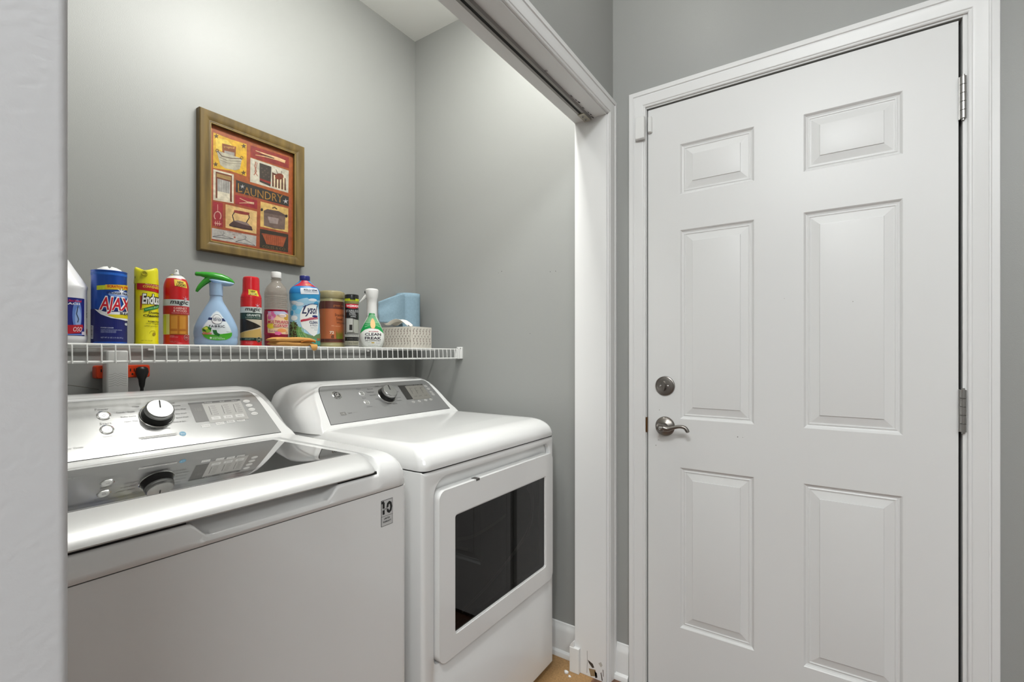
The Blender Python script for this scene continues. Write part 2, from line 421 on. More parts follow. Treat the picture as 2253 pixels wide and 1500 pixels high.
for yy in [.745, .735, .72, .70, .66, .62, .60, .57] + [.03, .025, -.02, -.05, -.075, -.09, -.10, -.11, -.14, -.15]:
    xx = .0155+random.uniform(-.001, .004)
    s.poly([(xx+random.uniform(.001, .003)*math.cos(a)*random.uniform(.4, 1.3), yy+random.uniform(.004, .012)*math.sin(a)*random.uniform(.5, 1.4)) for a in [2*PI*i/9 for i in range(9)]], '2a2624')
for yy in (.40, -.06): s.ring(.0165, yy, .003, .004, .0014, '4a4642', 1)
s.build('scuff_marks', t)

# ================================================================== wire shelf
ZS = 1.205
shelf = thing('wire_shelf', (-1.545, .87, ZS), 'long white wire shelf holding the cleaning products across the closet wall', 'shelf')
SX, SY = -1.545, .87
bm = bmesh.new(); tube(bm, [(.145, -.735, -.003), (.145, .775, -.003)], .0032, 10); bobj('front_rail', bm, wire, shelf)
bm = bmesh.new(); tube(bm, [(.147, -.735, -.043), (.147, .775, -.043)], .0032, 10); bobj('lip_rail', bm, wire, shelf)
bm = bmesh.new(); tube(bm, [(-.138, -.735, -.006), (-.138, .775, -.006)], .003, 8); bobj('back_rail', bm, wire, shelf)
bm = bmesh.new(); tube(bm, [(0, -.735, -.006), (0, .775, -.006)], .003, 8); bobj('middle_rail', bm, wire, shelf)
bm = bmesh.new()
tube(bm, [(-.143, 0, -.0015), (.05, 0, -.0015), (.140, 0, -.0015), (.1465, 0, -.0022), (.1492, 0, -.006), (.1505, 0, -.02), (.1515, 0, -.046)], .0016, 8)
w0 = bobj('deck_wire', bm, wire, shelf)
y = -.735+.0105; ws = []
k = 0
while y < .775:
    if k == 0: o = w0
    else: o = w0.copy(); COL.objects.link(o)
    o.location = (0, y, 0)
    if k == 11: o.rotation_euler = (math.radians(3), 0, 0)
    y += .0257; k += 1
# end bracket on the right wall
bm = B(((.128, .158, .779, .790, -.046, .008), (.134, .150, .756, .780, -.046, .0005)))
eb = bobj('end_bracket', bm, whitep, shelf, bevel=.002)
for dx in (.134, .152):
    bm = bmesh.new(); lathe(bm, [(.0028, 0), (.0028, .001), (.001, .0016)], 12, Matrix.Translation((dx, .779, .001)) @ AXY); bobj('screw', bm, steel, eb)
for yy in (-.3, .1, .5):
    bm = B(-.147, -.136, yy-.008, yy+.008, -.014, .003); bobj('wall_clip', bm, whitep, shelf, bevel=.001)
bm = bmesh.new(); tube(bm, [(.06, .35, -.008), (.06, .35, -.018)], .004, 8)
bobj('hanging_clip', bm, black, shelf)

# ================================================================== washer and dryer
N = Vector((.7132, 0, .7010)); EQ = Vector((-.7010, 0, .7132)); PB = Vector((-1.335, 0, .953))
def FP(y, q, o=0.):          # point on the leaning console face (world)
    p = PB+EQ*q+N*o; return (p.x, y, p.z)
OUT = [(.012, -.034), (.020, .000), (.030, .020), (.037, .045), (.043, .075), (.050, .105), (.058, .132), (.068, .152), (.084, .167), (.108, .174)]
BACK = [(.0, -.055), (.0, .000), (.0, .020), (.001, .045), (.003, .075), (.007, .105), (.015, .132), (.028, .152), (.048, .167), (.09, .174)]
SIL = [(.058, -.001), (.0615, .02), (.066, .05), (.071, .085), (.076, .115), (.081, .138), (.087, .152), (.095, .159), (.108, .162)]
def sym(pl, y0, y1):
    return [(y1-i, q) for i, q in pl]+[(y0+i, q) for i, q in pl[::-1]]
def console(root, y0, y1, panelmat):
    rx, ry, rz = root.location
    def L(p): return (p[0]-rx, p[1]-ry, p[2]-rz)
    bm = bmesh.new(); rings = []
    fo, ba = sym(OUT, y0, y1), sym(BACK, y0, y1)
    cy = (y0+y1)/2
    # face with its rim
    def mixr(m, back, rise=0, shr=0):
        r = []
        for (ya, qa), (yb, qb) in zip(fo, ba):
            yy = ya*(1-m)+yb*m; p = FP(yy, qa)
            f = min(1, max(0, qa/.174))
            r.append(L((p[0]-back, yy-shr*(1 if yy > cy else -1), p[2]+rise*f)))
        return r
    inner = [L(FP(a-.006*(1 if a > cy else -1), q-(.005 if q > .12 else 0), -.0002)) for a, q in fo]
    rings = [inner, [L(FP(a-.002*(1 if a > cy else -1), q-(.0015 if q > .12 else 0), -.0012)) for a, q in fo], [L(FP(a, q, -.004)) for a, q in fo]]
    for m, bk, rs in ((.12, .014, .0), (.35, .028, .002), (.65, .045, .004), (.88, .066, .005), (1, .09, .004)):
        rings.append(mixr(m, bk, rs))
    rings.append([(-1.595-rx, p[1], p[2]-.012*(1 if p[2]+rz > 1.0 else 0)) for p in mixr(1, .09, .004)])
    loft(bm, rings)
    c = bobj('console', bm, white, root, ang=50)
    # metal face plate with a thin dark reveal
    s = sym(SIL, y0, y1)
    bm = bmesh.new(); loft(bm, [[L(FP(a+.0013*(1 if a > cy else -1), q+(.0012 if q > .1 else -.001 if q < .003 else 0), o)) for a, q in s] for o in (-.002, .0003)])
    bobj('panel_reveal', bm, dark, c, smooth=False)
    bm = bmesh.new(); loft(bm, [[L(FP(a, q, o)) for a, q in s] for o in (-.002, .0012)])
    return c, bobj('control_panel', bm, panelmat, root, smooth=False), L
def knob(root, L, y, q, r, h):
    """dial built square to the console face"""
    Mx = Matrix(((0, -.7010, .7132, 0), (1, 0, 0, 0), (0, .7132, .7010, 0), (0, 0, 0, 1)))
    Mx = Matrix.Translation(Vector(L(FP(y, q, .0012)))) @ Mx
    bm = bmesh.new(); lathe(bm, [(r*1.20, 0), (r*1.20, .0016), (r*1.15, .0022), (r*1.12, .0016), (r*1.0, .0016)], 48, Mx)
    d = bobj('dial', bm, chrome, root)
    bm = bmesh.new(); lathe(bm, [(r*1.10, .001), (r*1.09, .004), (r*1.02, .010), (r*1.0, h*.62)], 48, Mx); bobj('dial_skirt', bm, mat('dark dial skirt', '1e1d1c', .22, metal=.4), d)
    bm = bmesh.new(); lathe(bm, [(r*.985, h*.6), (r*.99, h*.78), (r*.94, h*.93), (r*.86, h), (0, h*1.01)], 48, Mx, cap1=False); bobj('dial_cap', bm, mat('brushed dial cap', 'a8a8a6', .24, metal=.9), d)
    bm = bmesh.new()
    box(bm, -.0013, .0013, r*.05, r*.78, h*1.0, h*1.0+.0012); bmesh.ops.rotate(bm, verts=bm.verts[:], cent=(0, 0, 0), matrix=Matrix.Rotation(-.16, 3, 'Z'))
    bmesh.ops.transform(bm, matrix=Mx, verts=bm.verts[:]); bobj('pointer', bm, dark, d)
    return d
def button(root, L, y, q, a, b, m=None, h=.0012, name='button'):
    bm = bmesh.new(); n = 24
    loft(bm, [[L(FP(y+a*s*math.cos(2*PI*i/n), q+b*s*math.sin(2*PI*i/n), .0012+o)) for i in range(n)] for s, o in ((1, 0), (1, h*.6), (.86, h), (.8, h*.7))])
    return bobj(name, bm, m or satin, root)

# ---- washer
WY0, WY1, XF = .112, .828, -.869
washer = thing('washing_machine', (-1.235, .485, 0), 'white top-load washing machine with silver console and black glass lid', 'washing machine')
rx, ry = -1.235, .485
def LW(x, y, z): return (x-rx, y-ry, z)
bm = bmesh.new(); o_ = rrect(-1.595, XF, WY0, WY1, (.02, .02, .004, .004))
o2 = rrect(-1.592, XF-.012, WY0+.006, WY1-.006, (.02, .02, .004, .004))
loft(bm, [[LW(x, y, .012) for x, y in o2], [LW(x, y, .05) for x, y in o2], [LW(x, y, .052) for x, y in o_], [LW(x, y, .859) for x, y in o_]])
wb = bobj('body', bm, white, washer)
for sx in (-1.56, -.91):
    for sy in (.18, .79):
        bm = bmesh.new(); lathe(bm, [(.02, 0), (.02, .008), (.012, .012), (.012, .03)], 16, Matrix.Translation(LW(sx, sy, 0))); bobj('foot', bm, black, washer)
# deck: profile swept across the width, dipping in the hand scoop, rounded at both sides
bm = bmesh.new(); cols_ = []
def smooth(a, b, x):
    t = min(1, max(0, (x-a)/(b-a))); return t*t*(3-2*t)
ys = []
nA = 9
ys += [WY0+.035*(1-math.cos(PI/2*i/nA)) for i in range(nA+1)]
ys += [WY0+.04+(WY1-WY0-.08)*i/110 for i in range(111)]
ys += [WY1-.035*(1-math.cos(PI/2*i/nA)) for i in range(nA, -1, -1)]
for y_ in ys:
    dd = min(y_-WY0, WY1-y_); e = 1 if dd >= .035 else math.sqrt(max(0, 1-(1-dd/.035)**2))
    cx_ = -.022*(1-e)
    sc = smooth(.345, .378, y_)*(1-smooth(.600, .632, y_))
    lidc = smooth(.160, .167, y_)*(1-smooth(.738, .745, y_))
    zt = .9025-.026*sc
    pr = [(-.8685, .8608), (-.8655, .866), (-.8650, .872-.004*sc), (-.8665, .8785-.012*sc), (-.8665, zt-.0065), (-.8680, zt-.0025), (-.8715, zt), (-.8745-.001*sc, zt-.0004-.002*sc)]
    pr += [(-.884-.004*sc, .9036-.022*sc), (-.896-.006*sc, .9036-.012*sc), (-.912, .9036)]
    A = pr
    b_ = [(-.8685, .8608), (-.8655, .866), (-.8650, .880), (-.8665, .895), (-.8705, .909), (-.877, .919), (-.886, .927), (-.897, .933), (-.908, .9368), (-.92, .939), (-.935, .9405)]
    P_ = [(a[0]*lidc+c[0]*(1-lidc), a[1]*lidc+c[1]*(1-lidc)) for a, c in zip(A, b_)]
    P_ += [(-.95, .9036*lidc+.941*(1-lidc)), (-1.29, .9036*lidc+.9445*(1-lidc)), (-1.30, .9445), (-1.345, .946), (-1.36, .946), (-1.595, .945)]
    cols_.append([LW(x+cx_*(1 if x > -1.2 else 0), y_, .8608+(z-.8608)*(.18+.82*e)) for x, z in P_])
vs = [[bm.verts.new(p) for p in c] for c in cols_]
for a, b in zip(vs, vs[1:]):
    for i in range(len(a)-1): bm.faces.new((a[i], b[i], b[i+1], a[i+1]))
for c in (vs[0], vs[-1]):
    bt = [bm.verts.new((v.co.x, v.co.y, .8608)) for v in c[1:]]
    prev = [c[0]]+bt
    for i in range(len(c)-1):
        try: bm.faces.new((c[i], c[i+1], prev[i+1], prev[i]) if i else (c[0], c[1], prev[1]))
        except ValueError: pass
bobj('top_deck', bm, white, washer, ang=60)
bobj('deck_seam', B(LW(0, 0, 0)[0]-1.59, LW(XF-.004, 0, 0)[0], WY0-ry+.018, WY1-ry-.018, .858, .862), dark, washer)
for ga, gb in ((.172, .344), (.634, .735)): bobj('lid_gap', B(LW(-.93,0,0)[0], LW(-.8735,0,0)[0], ga-ry, gb-ry, .9026, .9085), dark, washer)
# lid: silver nose, white frame and glass
LY0, LY1 = .170, .7385
bm = bmesh.new(); cols_ = []
yl = [LY0+.028*(1-math.cos(PI/2*i/8)) for i in range(9)]+[LY0+.03+(LY1-LY0-.06)*i/10 for i in range(11)]+[LY1-.028*(1-math.cos(PI/2*i/8)) for i in range(8, -1, -1)]
nose = [(-.935, .910), (-.90, .9075), (-.876, .9065), (-.8665, .9078), (-.8645, .9105), (-.8668, .915), (-.873, .9215), (-.885, .9295), (-.900, .9362), (-.918, .9412), (-.935, .9436), (-.9415, .9442)]
for y_ in yl:
    dd = min(y_-LY0, LY1-y_); e = 1 if dd >= .028 else math.sqrt(max(0, 1-(1-dd/.028)**2))
    cols_.append([LW(x-(.032*(1-e) if x > -.93 else .0)*(1 if x > -.90 else .5), y_, z-(.004*(1-e) if z > .93 else 0)) for x, z in nose])
vs = [[bm.verts.new(p) for p in c] for c in cols_]
for a, b in zip(vs, vs[1:]):
    for i in range(len(a)): bm.faces.new((a[i], b[i], b[(i+1) % len(a)], a[(i+1) % len(a)]))
bm.faces.new(vs[0]); bm.faces.new(vs[-1][::-1])
lid = bobj('lid_trim', bm, mat('silver lid trim', 'd3d3d2', .42, metal=.3, coat=.0), washer, ang=55)
bm = bmesh.new(); loft(bm, [[LW(x, y, z) for x, y in rrect(-1.298, -.9405, LY0+.002, LY1-.002, .006)] for z in (.906, .9432)])
lf = bobj('lid', bm, white, washer, bevel=.002)
bm = bmesh.new(); loft(bm, [[LW(x, y, z) for x, y in ((-.9425, .196), (-.9425, .7150), (-1.276, .7150), (-1.276, .196))] for z in (.940, .9448)])
bobj('lid_glass', bm, blackg, lf, smooth=False)
# console
con, panel, L = console(washer, WY0, WY1, brush)
knob(washer, L, .488, .100, .0315, .030)
for (y_, q_) in ((.386, .115), (.384, .073)):
    bt = button(washer, L, y_, q_, .0135, .0135, chrome, .0016)
    button(bt, L, y_, q_, .0115, .0115, satin, .002, 'button_cap')
def flatp(y, q, o): return L(FP(y, q, .0012+o))
S = Sheet(flatp, base=.00025, step=.0002)
def T(s_, y0, q1, y1, q0, c='4c4b49', lay=1, **k): S.text(s_, y0, q1, y1, q0, c, lay, **k)
T('Power', .373, .1375, .399, .1315); T('Start', .374, .0945, .396, .0885); T('Hold/Pause', .373, .0555, .400, .0515, '7b7a78')
S.ring(.386, .115, .003, .003, .0007, '3a3937', 8, -240, 60); S.line([(.386, .1155), (.386, .119)], .0007, '3a3937', 8)
S.text('>II', .3815, .0755, .3885, .0705, '5b5a58', 8)
for s_, a, b, q_ in (('Towels / Sheets', .410, .4465, .1195), ('Bulky Items', .416, .446, .1045), ('Heavy Duty', .420, .448, .0895), ('Whites', .444, .459, .1345), ('Colors', .478, .496, .1435), ('Normal', .517, .536, .1375), ('Delicates', .523, .547, .1275), ('Active Wear', .528, .557, .1145), ('Easy Wash', .529, .554, .0995), ('Speed Wash', .526, .555, .0865), ('Drain & Spin', .517, .545, .0735), ('Cold Wash', .455, .476, .061), ('Bedding', .488, .506, .057)):
    T(s_, a, q_+.0032, b, q_-.0018, bold=.01)
S.rect(.436, .041, .516, .0345, 'b9b8b5', 0); T('Hot   Warm   Cool   Cold   Tap Cold', .439, .0395, .512, .0365, '5a5957')
S.line([(.44, .0335), (.512, .0335)], .0012, '2c2b2a', 1); T('Water Temperature Control', .46, .0305, .50, .0275, '7b7a78')
S.ell(.5275, .0355, .0075, .0072, '4f8fae', 1); T('Eco', .5235, .0375, .5315, .0335, 'cfe2ea', 2)
T('Intelligent   Fit System', .30, .035, .335, .0285, '9b9a98')
# display window and option block
S.rect(.566, .134, .700, .128, '3b3a38', 1)
S.rect(.567, .128, .5985, .0665, '5a5855', 1)
S.text('188', .577, .115, .5925, .103, '6b6965', 2)
S.rect(.5985, .128, .700, .0595, 'a3a19d', 1)
S.line([(.603, .1265), (.692, .1265)], .001, '2c2b2a', 2)
T('Temp        Soil        Spin', .605, .1315, .690, .1285, 'd8d7d4', 2)
for yy in (.612, .645, .676):
    S.line([(yy, .116), (yy-.0015, .086)], .0012, '1c1b1a', 2)
    for j, w_ in enumerate(('Hot', 'Warm', 'Colors', 'Cool', 'Cold')):
        T(w_, yy+.005, .1175-j*.0072, yy+.016, .1145-j*.0072, '3c3b39', 2)
for yy, w_ in ((.618, 'Temp'), (.649, 'Soil'), (.680, 'Spin')):
    S.rect(yy-.0115, .079, yy+.0115, .069, 'c9c8c5', 2); T(w_, yy-.006, .0758, yy+.006, .0722, '3c3b39', 3)
for yy, qq, w_ in ((.586, .052, 'Deep Fill'), (.622, .0545, 'Deep Rinse'), (.650, .057, 'Soak'), (.677, .058, 'Extra')):
    S.rect(yy-.0105, qq+.0045, yy+.0105, qq-.0045, 'd4d3d0', 1); T(w_, yy-.008, qq+.002, yy+.008, qq-.002, '5a5957', 2)
for yy, qq, w_ in ((.716, .124, 'Volume'), (.718, .108, 'My Cycle'), (.720, .092, 'Rinse'), (.722, .076, 'Settings')):
    S.ell(yy, qq, .0095, .0055, 'd4d3d0', 1, 20); T(w_, yy-.007, qq+.0018, yy+.007, qq-.0018, '6a6967', 2)
S.build('panel_markings', panel)
# warranty sticker
S = Sheet(lambda y, z, o: LW(XF+o, y, z))
S.rect(.7435, .8385, .7785, .7775, '1b1b1b', 0); S.rect(.7447, .8375, .7773, .7785, 'c4c4c3', 1)
S.rect(.7447, .8365, .752, .8305, '1b1b1b', 2)
S.text('10', .7475, .8335, .7765, .8045, '111111', 3, bold=.04); S.rect(.7465, .8195, .7655, .8155, 'c4c4c3', 4); S.text('YEAR', .7485, .8190, .7635, .8160, '1b1b1b', 5, bold=.02)
S.line([(.7447, .8005), (.7773, .8005)], .0008, '1b1b1b', 2)
S.text('LIMITED', .752, .7965, .770, .7925, '1b1b1b', 2, bold=.03); S.text('WARRANTY', .7485, .7895, .7740, .7850, '1b1b1b', 2, bold=.03)
S.build('sticker', wb)['label'] = 'small black and grey warranty sticker'

# ---- dryer
DY0, DY1 = .880, 1.567
dryer = thing('clothes_dryer', (-1.235, 1.2235, 0), 'white front-load clothes dryer with grey console and dark square door window', 'dryer')
rx2, ry2 = -1.235, 1.2235
def LD(x, y, z): return (x-rx2, y-ry2, z)
bm = bmesh.new(); o_ = rrect(-1.595, -.887, DY0+.001, DY1-.001, (.016, .016, .004, .004))
loft(bm, [[LD(x, y, .030) for x, y in o_], [LD(x, y, .873) for x, y in o_]])
db = bobj('body', bm, white, dryer)
for sx in (-1.56, -.92):
    for sy in (.92, 1.53):
        bm = bmesh.new(); lathe(bm, [(.02, 0), (.02, .01), (.012, .014), (.012, .035)], 16, Matrix.Translation(LD(sx, sy, 0))); bobj('foot', bm, black, dryer)
# front sheet with the door recess cut out
def plate_hole(outer, hole, xa, xb, fn, edge=.0):
    bm = bmesh.new()
    def lp(pts, x): return [bm.verts.new(fn(x, a, b)) for a, b in pts]
    o0, o1, h0, h1 = lp(outer, xa), lp(outer, xb), lp(hole, xa), lp(hole, xb)
    for l0, l1 in ((o0, o1), (h0, h1)):
        for i in range(len(l0)): bm.faces.new((l0[i], l0[(i+1) % len(l0)], l1[(i+1) % len(l0)], l1[i]))
    for o_, h_ in ((o0, h0), (o1, h1)):
        es = []
        for l in (o_, h_):
            for i in range(len(l)): es.append(bm.edges.get((l[i], l[(i+1) % len(l)])) or bm.edges.new((l[i], l[(i+1) % len(l)])))
        bmesh.ops.triangle_fill(bm, edges=es, use_beauty=True)
    return bm
def folded_sheet(outer, hole, fn):
    """sheet with rolled outer edges and a rounded opening; rings are (x, inset)"""
    bm = bmesh.new()
    def ring(base, x, ins, rad):
        a, b, c, d = base
        rr = tuple(max(.0015, q) for q in (rad if isinstance(rad, tuple) else (rad,)*4))
        return [bm.verts.new(fn(x, p, q)) for p, q in rrect(a+ins, b-ins, c+ins, d-ins, rr, 8)]
    O = [ring(outer[0], x, i_, outer[1]) for x, i_ in outer[2]]; Hh = [ring(hole[0], x, i_, hole[1]) for x, i_ in hole[2]]
    for L_ in (O, Hh):
        for a, b in zip(L_, L_[1:]):
            for k in range(len(a)): bm.faces.new((a[k], a[(k+1) % len(a)], b[(k+1) % len(b)], b[k]))
    es = []
    for l in (O[-1], Hh[0]):
        for k in range(len(l)): es.append(bm.edges.get((l[k], l[(k+1) % len(l)])))
    bmesh.ops.triangle_fill(bm, edges=es, use_beauty=True)
    return bm
_arc = [(-.880+.011*math.sin(PI/2*k/7), .011*(1-math.cos(PI/2*k/7))) for k in range(8)]
bm = folded_sheet(((DY0, DY1, .022, .873), .002, [(-1.0, 0)]+_arc), ((.9195, 1.541, .3515, .852), (.022, .030, .052, .022), [(-.869, 0), (-.870, .0012), (-.8725, .002), (-.886, .0025)]), LD)
bobj('front_sheet', bm, white, dryer, ang=40)
bobj('top_seam', B(-1.59-rx2, -.874-rx2, DY0-ry2+.004, DY1-ry2-.004, .871, .8765), dark, dryer)
# top: soft edged lid
bm = bmesh.new(); rings = []
rings.append([LD(x, y, .8755) for x, y in rrect(-1.593, -.870, DY0+.004, DY1-.004, (.02, .02, .004, .004), 8)])
rings.append([LD(x, y, .8765) for x, y in rrect(-1.595, -.8655, DY0, DY1, (.024, .024, .004, .004), 8)])
rings.append([LD(x, y, .888) for x, y in rrect(-1.595, -.8635, DY0-.001, DY1+.001, (.026, .026, .004, .004), 8)])
for k in range(1, 13):
    a = PI/2*k/12; inf, ins = .075*(1-math.cos(a)), .034*(1-math.cos(a))
    rings.append([LD(x, y, .888+.052*math.sin(a)+(.003 if k == 12 else 0)*0) for x, y in rrect(-1.595, -.8640-inf, DY0+ins, DY1-ins, (.03, .03, .004, .004), 8)])
rings.append([LD(x, y, .943) for x, y in rrect(-1.590, -1.02, DY0+.085, DY1-.085, (.03, .03, .004, .004), 8)])
loft(bm, rings)
bobj('top_panel', bm, white, dryer, ang=60)
con, panel, L = console(dryer, DY0, DY1, brushd)
knob(dryer, L, 1.227, .098, .0315, .030)
for (y_, q_) in ((1.122, .116), (1.121, .074)):
    bt = button(dryer, L, y_, q_, .0115, .0115, satin, .0018)
    button(bt, L, y_, q_, .009, .009, chrome, .0021, 'button_cap')
lg = button(dryer, L, 1.019, .118, .0185, .0175, chrome, .0022, 'emblem')
def flatp(y, q, o): return L(FP(y, q, .0012+o))
S = Sheet(flatp, base=.0024, step=.00025)
S.ell(1.019, .118, .0155, .0148, '20201f', 0)
S.ring(1.019, .118, .0138, .0131, .0008, 'c9c8c5', 1); S.text('GE', 1.011, .1245, 1.027, .1115, 'd2d1ce', 1, shear=.25)
for a in range(4): S.ring(1.019+.0105*math.cos(PI/2*a+.8), .118+.0105*math.sin(PI/2*a+.8), .003, .0025, .0006, 'b5b4b1', 1, 30+a*90, 230+a*90, 10)
S.build('monogram', lg)
S = Sheet(flatp, base=.00025, step=.0002)
T('Power', 1.112, .1415, 1.131, .1365); T('Start', 1.112, .0975, 1.129, .0925); T('Hold/Pause', 1.110, .056, 1.134, .052, '6b6a68')
for s_, a, b, q_ in (('Mixed Loads', 1.158, 1.183, .1345), ('Towels/Sheets', 1.146, 1.180, .1195), ('Bulky Items', 1.152, 1.179, .1035), ('Jeans', 1.166, 1.180, .0835), ('Casuals', 1.20, 1.217, .1455), ('Cottons', 1.228, 1.245, .1445), ('Delicates', 1.268, 1.285, .125), ('Active Wear', 1.270, 1.295, .110), ('Quick Dry', 1.266, 1.288, .0805), ('Timed Dry', 1.258, 1.282, .0655), ('Warm Up', 1.206, 1.224, .056), ('Rack Dry', 1.232, 1.252, .053)):
    T(s_, a, q_+.003, b, q_-.0018, '3c3b39', bold=.01)
S.rect(1.310, .141, 1.446, .1355, '2b2a28', 1); S.rect(1.311, .1355, 1.344, .0665, '2b2a28', 1); S.rect(1.344, .1355, 1.446, .062, '77756f', 1)
T('Sensor Dry   Temp   Dry', 1.352, .139, 1.436, .1365, 'b8b7b3', 2)
for yy in (1.362, 1.389, 1.420):
    S.line([(yy, .122), (yy-.002, .092)], .0014, '1c1b1a', 2)
    S.line([(yy, .122), (yy+.014, .122)], .0008, '1c1b1a', 2); S.line([(yy-.001, .107), (yy+.010, .107)], .0008, '1c1b1a', 2)
    T('Level', yy-.004, .0815, yy+.011, .0775, '262524', 2)
for yy, qq in ((1.335, .052), (1.368, .053), (1.405, .054), (1.436, .055), (1.458, .128), (1.462, .112), (1.466, .093), (1.468, .080)):
    S.ell(yy, qq, .008, .005, 'b4b3b0', 1, 18); T('set', yy-.005, qq+.0017, yy+.005, qq-.0017, '55544f', 2)
T('My Cycle', 1.472, .097, 1.488, .093, '4a4946'); T('Volume', 1.470, .130, 1.484, .126, '4a4946')
S.rect(.992, .043, 1.013, .030, '777672', 1); T('HE', .996, .040, 1.009, .033, 'b4b3b0', 2); T('Sensor', 1.022, .0405, 1.038, .0335, '55544f'); T('Dryer', 1.044, .0385, 1.062, .0345, '8a8986')
S.build('panel_markings', panel)
# door
bm = plate_hole(rrect(.9245, 1.5345, .356, .8175, (.024, .024, .024, .030), 8), rrect(.988, 1.4855, .413, .7415, .010, 5), -.883, -.8535, LD)
dd_ = bobj('door', bm, white, dryer, bevel=.005, seg=4)
bm = plate_hole(rrect(.988, 1.4855, .413, .7415, .010, 5), rrect(.9915, 1.482, .4165, .738, .007, 5), -.880, -.8565, LD)
bobj('window_bezel', bm, white, dd_)
tint = bpy.data.materials.new('tinted door glass'); tint.use_nodes = True
nt = tint.node_tree; nt.nodes.clear()
out = nt.nodes.new('ShaderNodeOutputMaterial'); mx = nt.nodes.new('ShaderNodeMixShader'); gl = nt.nodes.new('ShaderNodeBsdfGlossy'); tr = nt.nodes.new('ShaderNodeBsdfTransparent'); fr = nt.nodes.new('ShaderNodeFresnel')
gl.inputs['Roughness'].default_value = .02; tr.inputs[0].default_value = (.16, .155, .15, 1); fr.inputs[0].default_value = 1.5
nt.links.new(fr.outputs[0], mx.inputs[0]); nt.links.new(tr.outputs[0], mx.inputs[1]); nt.links.new(gl.outputs[0], mx.inputs[2]); nt.links.new(mx.outputs[0], out.inputs[0])
bm = bmesh.new(); v = [bm.verts.new(LD(-.860, a, b)) for a, b in ((.99, .415), (1.4845, .415), (1.4845, .740), (.99, .740))]; bm.faces.new(v)
bobj('window_glass', bm, tint, dd_, smooth=False)
# inside of the door: dark pan with a pale moulded rim
bm = bmesh.new(); v = [bm.verts.new(LD(-.8835, a, b)) for a, b in ((.985, .41), (1.49, .41), (1.49, .745), (.985, .745))]; bm.faces.new(v)
bobj('inner_pan', bm, mat('dark inner door', '1b1a18', .4), dd_, smooth=False)
S = Sheet(lambda y, z, o: LD(-.8825+o, y, z))
rim = catmull([(1.05, .44), (1.16, .462), (1.28, .500), (1.38, .545), (1.425, .585), (1.437, .64), (1.430, .69), (1.405, .72)], 5)
S.line(rim, [.010+.016*i/len(rim) for i in range(len(rim))], '9a968e', 1)
S.line(catmull([(1.03, .655), (1.10, .640), (1.20, .645), (1.27, .655)], 4), .010, '5a5752', 1)
S.line([(.99, .640), (1.03, .630), (1.075, .610)], .008, '8a867e', 1)
S.build('inner_rim', dd_)
# handle pocket notch on the door's upper edge
bobj('handle_pocket', B(LD(-.872, 0, 0)[0], LD(-.8530, 0, 0)[0], 1.080-ry2, 1.096-ry2, .8125, .8190), mat('dark pocket', '4a4846', .5), dd_)

# ================================================================== outlet, adapters, plug
t = thing('wall_outlet', (XB, .515, 1.045), 'white wall outlet plate below the wire shelf behind the washer', 'outlet')
bm = bmesh.new(); loft(bm, [[(d, a, b) for a, b in rrect(-.04+i, .04-i, 0+i, .075-i, .004)] for d, i in ((0, 0), (.004, 0), (.006, .002))])
bobj('plate', bm, whitep, t)
t = thing('outlet_adapter', (XB+.006, .497, 1.113), 'orange multi outlet adapter plugged into the wall below the shelf', 'adapter')
bm = bmesh.new(); loft(bm, [[(d, a, b) for a, b in rrect(-.062+i, .062-i, i, .036-i, .006)] for d, i in ((0, .002), (.003, 0), (.028, 0), (.032, .002))])
og = mat('orange plastic', 'e2420f', .4); bobj('housing', bm, og, t)
bm = B(((.0319, .0325, .013, .0155, .018, .026), (.0319, .0325, .022, .0245, .018, .026), (.0319, .0325, .017, .021, .008, .013), (.0319, .0325, -.052, -.0495, .018, .026)))
bobj('socket_slots', bm, dark, t)
t = thing('plug_in_device', (XB+.038, .472, 1.040), 'tall white wavy ribbed device plugged into the orange adapter', 'adapter')
bm = bmesh.new(); loft(bm, [[(d, a, b) for a, b in rrect(-.0235+i, .0235-i, i, .150-i, .004)] for d, i in ((0, .001), (.002, 0), (.034, 0), (.037, .003))])
bobj('housing', bm, whitep, t)
S = Sheet(lambda y, z, o: (.0370+o, y, z), base=.0001)
for k in range(6):
    z = .085-k*.0062
    S.line([(-.020, z-.001), (-.012, z), (-.006, z+.0035), (0, z-.001), (.006, z+.0035), (.012, z), (.020, z-.001)], .0007, '9b9a97', 0)
S.build('wavy_grooves', t)
t = thing('power_plug', (XB+.040, .534, 1.118), 'black power plug with cord in the right side of the orange adapter', 'plug')
bm = bmesh.new()
loft(bm, [[(.012+sx*.010*math.sin(a), .0165*sy*math.cos(a), z) for a in [2*PI*i/20 for i in range(20)]] for z, sy, sx in ((.026, .5, .6), (.022, .85, 1), (.012, 1, 1.2), (0, .8, 1.15), (-.010, .52, .9), (-.026, .42, .7), (-.034, .3, .5))])
bobj('plug_body', bm, black, t)
bm = bmesh.new(); tube(bm, catmull([(.012, 0, -.03), (.012, .0, -.06), (.008, .002, -.1), (.0, .002, -.16)], 4), .0045, 10)
bobj('cord', bm, black, t)
bm = bmesh.new(); tube(bm, catmull([(-1.675, .30, 1.112), (-1.675, .35, 1.104), (-1.675, .39, 1.097), (-1.675, .43, 1.088), (-1.673, .446, 1.083)], 4), .0012, 6)
tag(bobj('thin_cable', bm, mat('grey cable', '77756f', .5)), 'thin grey cable along the wall left of the white plug-in device', 'cable')

